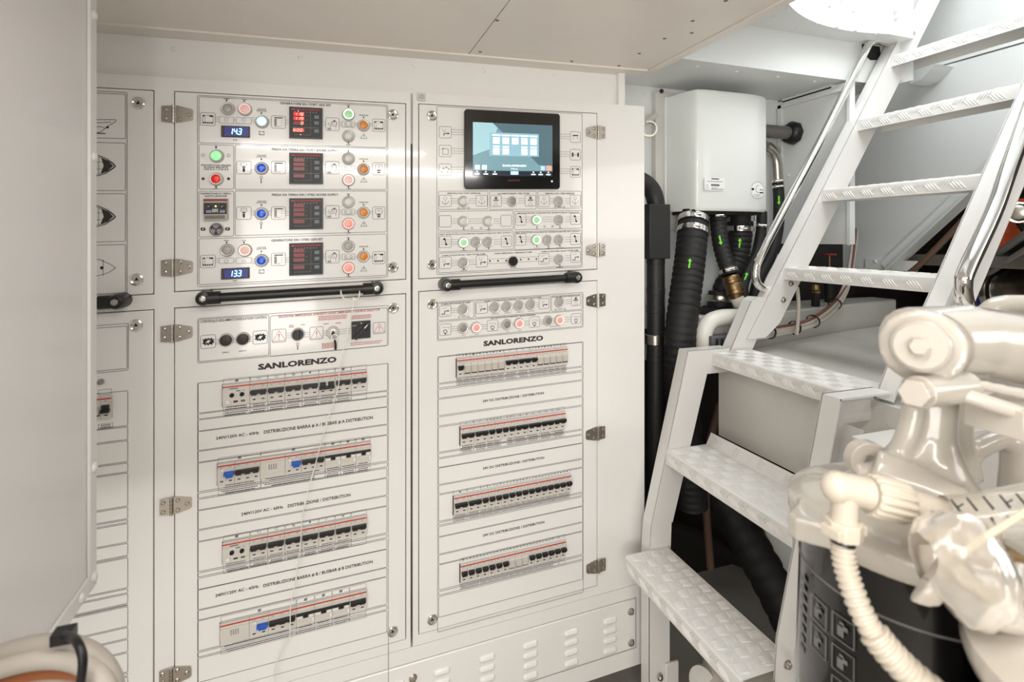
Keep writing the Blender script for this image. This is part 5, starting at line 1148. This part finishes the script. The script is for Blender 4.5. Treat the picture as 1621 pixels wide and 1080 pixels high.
# engine space beyond the side wall
en = thing('marine_engine', (2.35, 1.05, H-.3), 'engine block with orange panel and dark pipes glimpsed right of the ladder rail', 'engine')
b = MB(); pp = [atX(x, y, 2.25) for x, y in ((1574,398),(1640,352),(1640,312),(1600,316),(1590,300))]; b.prism([tuple(q) for q in pp], (.05,0,0)); b.build('orange_panel', mat('engine_orange',(214,92,48),.45,dirt=.4,dcol=(120,50,30),dscale=30), en)
b = MB(); b.cyl(atX(1530,470,2.35), atX(1720,455,2.2), .085, 24); b.build('exhaust_pipe', mat('dark_metal',(58,50,44),.35,.7), en)
b = MB(); b.cyl(atX(1556,473,2.25), atX(1580,470,2.24), .10, 24); b.build('silicone_joint', mat('navy_rubber',(40,40,90),.45), en)
b = MB(); b.cyl(atX(1586,470,2.24), atX(1596,469,2.235), .092, 24); b.cyl(atX(1606,468,2.24), atX(1614,467,2.235), .090, 24); b.build('band_clamp', STEEL, en)
b = MB(); b.tube([atX(1565,412,2.2),atX(1660,345,2.05)], .012, 10); b.tube([atX(1560,436,2.2),atX(1660,372,2.05)], .010, 10); b.build('rail', mat('grey_bar',(128,126,122),.4,.4), en)
b = MB(); b.box((2.28,.5,H-.75), (2.9,1.35,H-.12)); b.build('block', DARK, en, bevel=.02)
b = MB(); p = atX(1610,337,2.2); b.cyl(p, p-Vector((.03,.02,0)), .035, 20); b.lathe(p-Vector((.03,.02,0)), (-1,-.4,0), [(.03,0),(.024,.01),(.012,.014)], 16); b.build('pulley', STEEL, en)
b = MB(); b.tube(smooth_path([atX(1650,280,2.1),atX(1612,290,2.15),atX(1600,330,2.2),atX(1625,370,2.2)],6), .009, 10); b.build('coolant_hose', RUB, en, smooth=60)
b = MB(); b.box((2.14,.55,H-.10),(2.9,1.5,H-.06)); b.build('beam', mat('dark_beam',(90,84,78),.5), en)
hose('cable_run', [atX(1400,447,2.05),atX(1440,432,2.0),atX(1500,375,2.0),atX(1545,325,2.0),atX(1590,270,2.0)], .010, 'brown cable run following the slanted rib on the side wall', 'cables', m=mat('brown_pipe',(96,74,60),.5))
# ============================================================ FOREGROUND: FILTER ASSEMBLY
D_ = atD
fa = thing('fuel_filter_assembly', D_(1440,1080,.62), 'large cream-painted filter head with black canister, nearest the camera at right', 'filter')
WO_ = WO[fa.name]; fa.location.z = .55; WO[fa.name] = Vector(fa.location)
c = D_(1440,800,.62); cx, cy = c.x, c.y
zf0, zf1 = H-.345, H-.300
b = MB(); b.lathe((cx,cy,.56), (0,0,1), [(.105,0),(.118,.02),(.117,.25),(.113,zf0-.56)], 48); can = b.build('canister', mat('canister_black',(16,15,16),.22,coat=.6), fa, smooth=50)
b = MB(); b.lathe((cx,cy,zf0-.045), (0,0,1), [(.1142,0),(.1150,.0005),(.1150,.0022),(.1142,.0027)], 48, cap=False)
cam_a = math.atan2(-cy, -cx)
def onc(a, z, e=.0008): 
    aa = cam_a+a; r_ = .1155+(zf0-z)/.4*.004+e; return (cx+r_*math.cos(aa), cy+r_*math.sin(aa), z)
def icon(a0, z0, s):
    L = [(-.5,-.5),(.5,-.5),(.5,.5),(-.5,.5)]
    for k in range(4):
        (x0,y0),(x1,y1) = L[k], L[(k+1)%4]; pa = onc(a0+x0*s/.115, z0+y0*s*1.1); pb = onc(a0+x1*s/.115, z0+y1*s*1.1); b.tube([pa, pb], .0006, 5)
    for dx, dy, w_, h_ in ((-.1,-.1,.3,.45),(.12,.12,.22,.2),(-.05,.28,.2,.12)):
        b.add([onc(a0+(dx-w_/2)*s/.115, z0+(dy-h_/2)*s), onc(a0+(dx+w_/2)*s/.115, z0+(dy-h_/2)*s), onc(a0+(dx+w_/2)*s/.115, z0+(dy+h_/2)*s), onc(a0+(dx-w_/2)*s/.115, z0+(dy+h_/2)*s)], [(0,1,2,3)])
for a0, z0 in ((-.80,zf0-.082),(-.80,zf0-.115),(-.52,zf0-.080),(-.52,zf0-.115),(-.52,zf0-.15)): icon(a0, z0, .024)
for k in range(8):
    b.add([onc(-1.13, zf0-.06-.012*k), onc(-1.03, zf0-.06-.012*k), onc(-1.03, zf0-.067-.012*k), onc(-1.13, zf0-.067-.012*k)], [(0,1,2,3)])
b.build('printed_symbols', mat('canister_print',(112,110,108),.5), can, smooth=60)
# flange with ear
b = MB(); b.lathe((cx,cy,zf0), (0,0,1), [(.112,0),(.124,.004),(.128,.015),(.127,.028),(.112,.036),(.07,.046),(.05,.06)], 56)
ear = D_(1252,818,.60); ev = Vector((ear.x-cx, ear.y-cy, 0)); en_ = ev.normalized(); et = Vector((-en_.y, en_.x, 0)); P_ = [Vector((cx,cy,zf0+.006))+en_*a+et*t for a, t in ((.09,-.05),(.122,-.030),(.150,-.007),(.150,.007),(.122,.030),(.09,.05))]
b.prism([tuple(p) for p in P_], (0,0,.026))
b.build('flange', ENGP, fa, remesh=.0026, smooth=60, rit=2)
# casting
b = MB()
nb = Vector((cx,cy,zf1-.01)); hd = D_(1460,560,.60)
nb = D_(1462,760,.61); b.lathe(nb, (D_(1480,600,.61)-nb), [(.055,0),(.036,.03),(.026,.055),(.024,.10),(.027,.17)], 28)
b.tube(smooth_path([D_(1352,745,.62),D_(1395,745,.61),D_(1432,700,.60),D_(1448,640,.60)],8), [.012]*25, 12)
b.tube(smooth_path([D_(1530,760,.66),D_(1515,700,.66),D_(1510,640,.65),D_(1500,590,.64)],8), [.018]*25, 12)
b.tube(smooth_path([D_(1520,810,.56),D_(1440,770,.58),D_(1380,745,.60)],8), [.026]*17, 14)
b.tube([D_(1440,545,.575),D_(1530,542,.60),D_(1650,560,.62),D_(1760,575,.62)], [.040,.042,.045,.045], 28)
b.cyl(D_(1458,548,.535), D_(1480,545,.62), .037, 32)
b.tube([D_(1478,500,.60),D_(1440,505,.60),D_(1428,515,.60)], .010, 12)
b.tube(smooth_path([D_(1480,560,.53),D_(1500,600,.53),D_(1560,612,.53),D_(1700,640,.53)],6), .006, 12)
b.tube(smooth_path([D_(1508,800,.66),D_(1518,745,.66),D_(1550,710,.66),D_(1600,692,.66),D_(1680,690,.66)],6), .012, 12)
b.cyl(D_(1612,900,.66), D_(1625,690,.66), .025, 20)
b.build('head_casting', ENGP, fa, remesh=.0032, smooth=60)
b = MB(); a0, a1 = D_(1456,549,.516), D_(1462,547,.545); ax = (a1-a0); b.lathe(a0, ax, [(.001,0),(.021,.0),(.0245,.003),(.0255,.006),(.0255,.03)], 36, cap=False); b.build('end_cap', ENGP, fa, smooth=40)
b = MB(); ax = ax.normalized(); b.lathe(a0-ax*.009, ax, [(.0075,0),(.0088,.0012),(.0088,.010)], 6); b.build('end_bolt', ENGP, fa)
b = MB(); b.cyl(D_(1446,623,.505), D_(1462,620,.52), .0135, 6, 0, .0135); b.cyl(D_(1455,621,.515), D_(1530,612,.54), .0155, 24); b.tube([D_(1500,618,.53),D_(1540,630,.52),D_(1720,690,.50)], .0075, 14); b.box(tuple(D_(1585,668,.52)-Vector((.004,.02,.012))), tuple(D_(1585,668,.52)+Vector((.09,.03,.016)))); b.build('lever_rod', ENGP, fa, smooth=40, bevel=.0008)
# lug with hole
b = MB(); o_ = D_(1362,722,.63); e1 = (D_(1372,722,.63)-o_).normalized(); e2 = Vector((0,0,1)); nn = e1.cross(e2); W2 = lambda x, y: o_+e1*x+e2*y
outer = [W2(.021*math.cos(a)*(1 if math.cos(a) < 0 else 1.3), .021*math.sin(a)) for a in [2*math.pi*k/24 for k in range(24)]]; inner = [W2(.0065*math.cos(2*math.pi*k/24), .0065*math.sin(2*math.pi*k/24)) for k in range(24)]
th = nn*.016; vs = [tuple(p) for p in outer]+[tuple(p) for p in inner]+[tuple(p+th) for p in outer]+[tuple(p+th) for p in inner]; fs = []
for k in range(24): j = (k+1)%24; fs += [(k,j,24+j,24+k),(48+k,72+k,72+j,48+j),(k,48+k,48+j,j),(24+k,24+j,72+j,72+k)]
b.add(vs, fs); b.build('lifting_lug', ENGP, fa, smooth=40, bevel=.001)
b = MB(); b.tube(smooth_path([D_(1556,512,.72),D_(1568,492,.72),D_(1590,483,.72),D_(1640,482,.72)],8), .013, 16); b.build('pipe_loop', ENGP, fa, smooth=60)
# hose union
hu = thing('drain_hose', D_(1360,775,.50), 'cream plastic elbow with ribbed nut and corrugated hose in front of the black canister', 'hose')
CRM = mat('cream_plastic',(206,196,180),.38); b = MB(); b.cyl(D_(1322,771,.505), D_(1374,781,.505), .0145, 24); b.sphere(tuple(D_(1326,772,.505)), .0150); b.tube([D_(1337,778,.503),D_(1337,800,.503),D_(1336,825,.503)], .0115, 18); b.build('elbow', CRM, hu, smooth=60)
b = MB(); c0, c1 = D_(1376,783,.505), D_(1432,797,.505); ax = c1-c0; n = 32; L = ax.length; vs = []; fs = []; axn = ax.normalized(); t1 = axn.cross(Vector((0,0,1))).normalized(); t2 = axn.cross(t1)
for h in (0,.1,.9,1):
    for k in range(n*2): a = math.pi*k/n; r_ = (.0195 if (k//2)%2 else .0178)*(1 if 0 < h < 1 else .93); vs.append(tuple(c0+ax*h+(t1*math.cos(a)+t2*math.sin(a))*r_))
for j in range(3):
    for k in range(2*n): q_ = (k+1)%(2*n); fs.append((j*2*n+k, j*2*n+q_, (j+1)*2*n+q_, (j+1)*2*n+k))
fs += [tuple(range(2*n)), tuple(range(6*n, 8*n))]; b.add(vs, fs); b.build('ribbed_nut', CRM, hu, smooth=20)
b = MB(); b.tube([D_(1428,796,.505),D_(1470,812,.505),D_(1510,822,.505),D_(1560,822,.50)], [.0155,.0160,.0165,.0165], 24); b.build('pipe', CRM, hu, smooth=60)
b = MB(); b.cyl(D_(1336,823,.503), D_(1335,850,.503), .0165, 8); b.box(tuple(D_(1336,838,.503)-Vector((.018,.010,.005))), tuple(D_(1336,838,.503)+Vector((.018,.010,.005)))); b.build('union_nut', CRM, hu, bevel=.001)
b = MB(); b.cyl(D_(1335,850,.503), D_(1334,862,.502), .0105, 18); b.build('rubber_band', BLK, hu)
P = smooth_path([D_(1334,860,.502),D_(1338,895,.498),D_(1350,935,.49),D_(1372,985,.48),D_(1405,1030,.47),D_(1450,1075,.46),D_(1520,1130,.45)], 22); R = [(.0108 if (i//3)%2 else .0092)*(1 if i < 75 else 1.25) for i in range(len(P))]
b = MB(); b.tube(P, R, 18); b.build('corrugated_hose', CRM, hu, smooth=30)
# printed sleeve
sl_ = thing('printed_sleeve', D_(1560,820,.49), 'clear plastic sleeve with slanted black marks wrapped round the cream pipe', 'plastic sleeve')
b = MB(); b.tube([D_(1498,818,.495),D_(1540,822,.49),D_(1600,812,.485),D_(1700,795,.48)], [.0185,.0205,.0215,.022], 28, cap=False); b.build('film', mat('clear_film',(240,236,228),.12,trans=.75), sl_, smooth=60)
b = MB(); A0, A1 = D_(1500,818,.474), D_(1640,806,.462)
ta = (A1-A0).normalized(); tb = Vector((0,0,1)); nv = ta.cross(tb).normalized()
def slv(x, y): q = A0+ta*x; rr = .0212; a = y/rr; return tuple(q+Vector((0,0,1))*rr*math.sin(a)+(nv*(math.cos(a)-1)*rr)*(1 if nv.y < 0 else -1))
for r0, y0_ in ((.004,.002),(.008,-.016)):
    for k in range(7):
        xk = r0+.013*k; b.add([slv(xk, y0_+.012), slv(xk+.002, y0_+.012), slv(xk+.008, y0_+.001), slv(xk+.006, y0_)], [(0,1,2,3)])
        if k%3 == 0: b.add([slv(xk+.005, y0_+.006), slv(xk+.010, y0_+.008), slv(xk+.010, y0_+.0065), slv(xk+.005, y0_+.0045)], [(0,1,2,3)])
b.build('printed_marks', INK, sl_, smooth=180)
# second filter and plastic bag
f2 = thing('fuel_filter', D_(1850,1080,.38), 'second cream filter head cut off at the lower right corner', 'filter'); f2.location.z = .55; WO[f2.name] = Vector(f2.location)
c = D_(1875,900,.38); b = MB(); b.lathe((c.x,c.y,.55), (0,0,1), [(.10,0),(.112,.02),(.110,H-.35-.55)], 40); b.build('canister', mat('canister_black',(16,15,16),.22,coat=.6), f2, smooth=50)
b = MB(); b.lathe((c.x,c.y,H-.35), (0,0,1), [(.108,0),(.121,.004),(.124,.014),(.122,.024),(.105,.030),(.06,.045),(.045,.07)], 48); b.build('flange', ENGP, f2, smooth=40)
b = MB(); b.tube(smooth_path([D_(1480,868,.46),D_(1490,905,.45),D_(1525,945,.44),D_(1590,975,.43),D_(1660,985,.43)],8), .013, 16); b.build('curved_pipe', ENGP, f2, smooth=60)
bg = thing('plastic_bag', D_(1540,930,.44), 'crumpled clear plastic bag wrapped over brass fittings', 'plastic bag')
b = MB(); random.seed(5); n1, n2 = 26, 18; vs = []; fs = []; o1 = D_(1535,900,.44); ex_ = (D_(1635,925,.44)-o1); ey_ = Vector((0,0,-.036)); back = Vector(ray(1535,900)).normalized()
for j in range(n2+1):
    for i in range(n1):
        a = 2*math.pi*i/n1; t = j/n2; rr = .016+.026*math.sin(math.pi*min(t*1.15,1))+random.uniform(-.003,.003)
        q = o1+ex_*(t*1.5-.75); s1 = ex_.normalized().cross(Vector((0,0,1))).normalized(); vs.append(tuple(q+s1*math.cos(a)*rr+Vector((0,0,1))*math.sin(a)*rr*(1.05+.12*math.sin(5*a+3*t))))
for j in range(n2):
    for i in range(n1): k = (i+1)%n1; fs.append((j*n1+i, j*n1+k, (j+1)*n1+k, (j+1)*n1+i))
b.add(vs, fs)
fl = [D_(1500,855,.45),D_(1445,935,.44),D_(1438,950,.44),D_(1450,955,.435),D_(1490,968,.43),D_(1510,930,.44),D_(1515,880,.445)]; b.add([tuple(p) for p in fl]+[tuple(D_(1480,920,.425))], [(0,1,7),(1,2,7),(2,3,7),(3,4,7),(4,5,7),(5,6,7),(6,0,7)])
b.build('film', mat('bag_film',(215,207,194),.2,trans=.6,bump=.5,bscale=60), bg, smooth=50, sub=1)
b = MB(); b.cyl(D_(1530,880,.46), D_(1640,930,.46), .018, 18); b.cyl(D_(1560,892,.46), D_(1590,905,.46), .024, 6); b.build('wrapped_fitting', BRASS, bg)
b = MB(); b.tube([D_(1515,880,.42),D_(1560,850,.42),D_(1640,800,.42)], .0028, 8); tag(b.build('tie_strap', mat('cream_strap',(200,190,168),.5)), 'thin cream strap crossing over the plastic bag', 'strap')
# ============================================================ LEFT FOREGROUND
bx = thing('wall_unit', (-.62, .5, H-.52), 'smooth light grey-white cabinet side filling the left edge, near the camera', 'equipment cabinet')
XL = -.33; zb_ = H-.505; b = MB(); ztop = H+ZC-.02
b.box((-.9,.15,zb_+.0), (XL-.003,.945,ztop)); b.build('side_panel', mat('unit_side_paint',(222,219,217),.38,bump=.05,bscale=8,coat=.2), bx, smooth=30)
b = MB(); b.box((XL-.003,.930,zb_-.012), (XL+.002,.953,ztop)); b.box((XL-.003,.15,zb_-.012), (XL+.002,.930,zb_+.012)); b.box((-.9,.945,zb_-.012),(XL,.953,ztop)); b.build('edge_angle', LADP, bx, bevel=.0015)
for px, py in ((150,28),(150,250),(152,735),(160,925),(140,960)):
    if py < 900: pos = atX(px, py, XL); pos.y = .942
    else: pos = Vector((XL, .942 if py == 925 else .90, zb_ if py == 960 else zb_+.004))
    b = MB(); b.sphere((XL+.002, pos.y, pos.z), .0075, 0, 14, 8, (.6,1,1)); b.build('rivet', LADP, bx)
cbl = thing('cable_loom', D_(60,1080,.55), 'thick bundle of grey and orange-brown cables with a black tie, bottom left corner', 'cables')
cc = [((172,164,154),0,0),((188,180,170),1,.3),((168,104,66),2,0),((190,184,174),3,0),((180,174,164),4,.2),((150,145,138),5,0)]
for k, (col, r_, j) in enumerate(cc):
    o = 24*k-2; dd = .56-.010*(k%2)
    pts = [D_(-90,1062+o,dd),D_(-10,1040+o,dd),D_(50,1024+o,dd),D_(105-k*2,1022+o,dd),D_(150-k*5,1040+o*.9,dd),D_(178-k*8,1078+o*.7,dd),D_(186-k*10,1140+o*.4,dd)]
    b = MB(); b.tube(smooth_path(pts,8), .0095, 14); b.build('cable', mat('loom_%02d' % k, col, .5), cbl, smooth=60)
b = MB(); b.tube(smooth_path([D_(95,1006,.55),D_(112,1008,.54),D_(124,1020,.525),D_(131,1045,.52),D_(127,1085,.52),D_(118,1130,.53)],8), .0042, 10); kn = D_(103,1006,.55); b.box(tuple(kn-Vector((.010,.008,.005))), tuple(kn+Vector((.008,.008,.006)))); b.build('cable_tie', BLK, cbl, smooth=60)
# hanging cord with ring on the handle
ks = thing('hanging_cord', PW(*Z3.uv(1000,20,.05),.05), 'thin white cord looped over the black bar handle, hanging down the doors', 'cord')
wc = .050; Q = lambda T, x, y, w=wc: Vector(PW(*T.uv(x, y, w), w)); CORD = mat('white_cord',(236,232,222),.6)
b = MB(); b.tube(smooth_path([Q(Z3,955,-15,.03),Q(Z3,952,10,.052),Q(Z3,965,38,.050),Q(Z3,1000,52,.045),Q(Z3,1035,42,.048),Q(Z3,1046,15,.052),Q(Z3,1040,-12,.03)],8), .0016, 8); b.build('loop', CORD, ks, smooth=60)
b = MB(); b.tube(smooth_path([Q(Z3,1018,48,.045),Q(Z3,1000,150,.04),Q(Z3,978,240,.035),Q(Z3,962,310,.034),Q(Z3,945,400,.034),Q(Z3,938,490,.034),Q(Z3,905,590,.03),Q(Z3,862,730,.03),Q(Z3,822,880,.03),Q(Z3,790,990,.032),Q(Z4,826,100,.03),Q(Z4,805,200,.03),Q(Z4,795,340,.03),Q(Z4,765,560,.03),Q(Z4,742,680,.03),Q(Z4,738,830,.03),Q(Z4,700,900,.028),Q(Z4,660,1000,.026),Q(Z4,650,1090,.026),Q(Z4,640,1300,.026)],5), .0012, 6); b.build('cord', CORD, ks, smooth=60)
b = MB(); c_ = Q(Z3,1018,44,.046); b.tube([c_+Vector((-.004,0,.003)),c_+Vector((.004,0,-.002))], .003, 8); b.build('knot', CORD, ks)
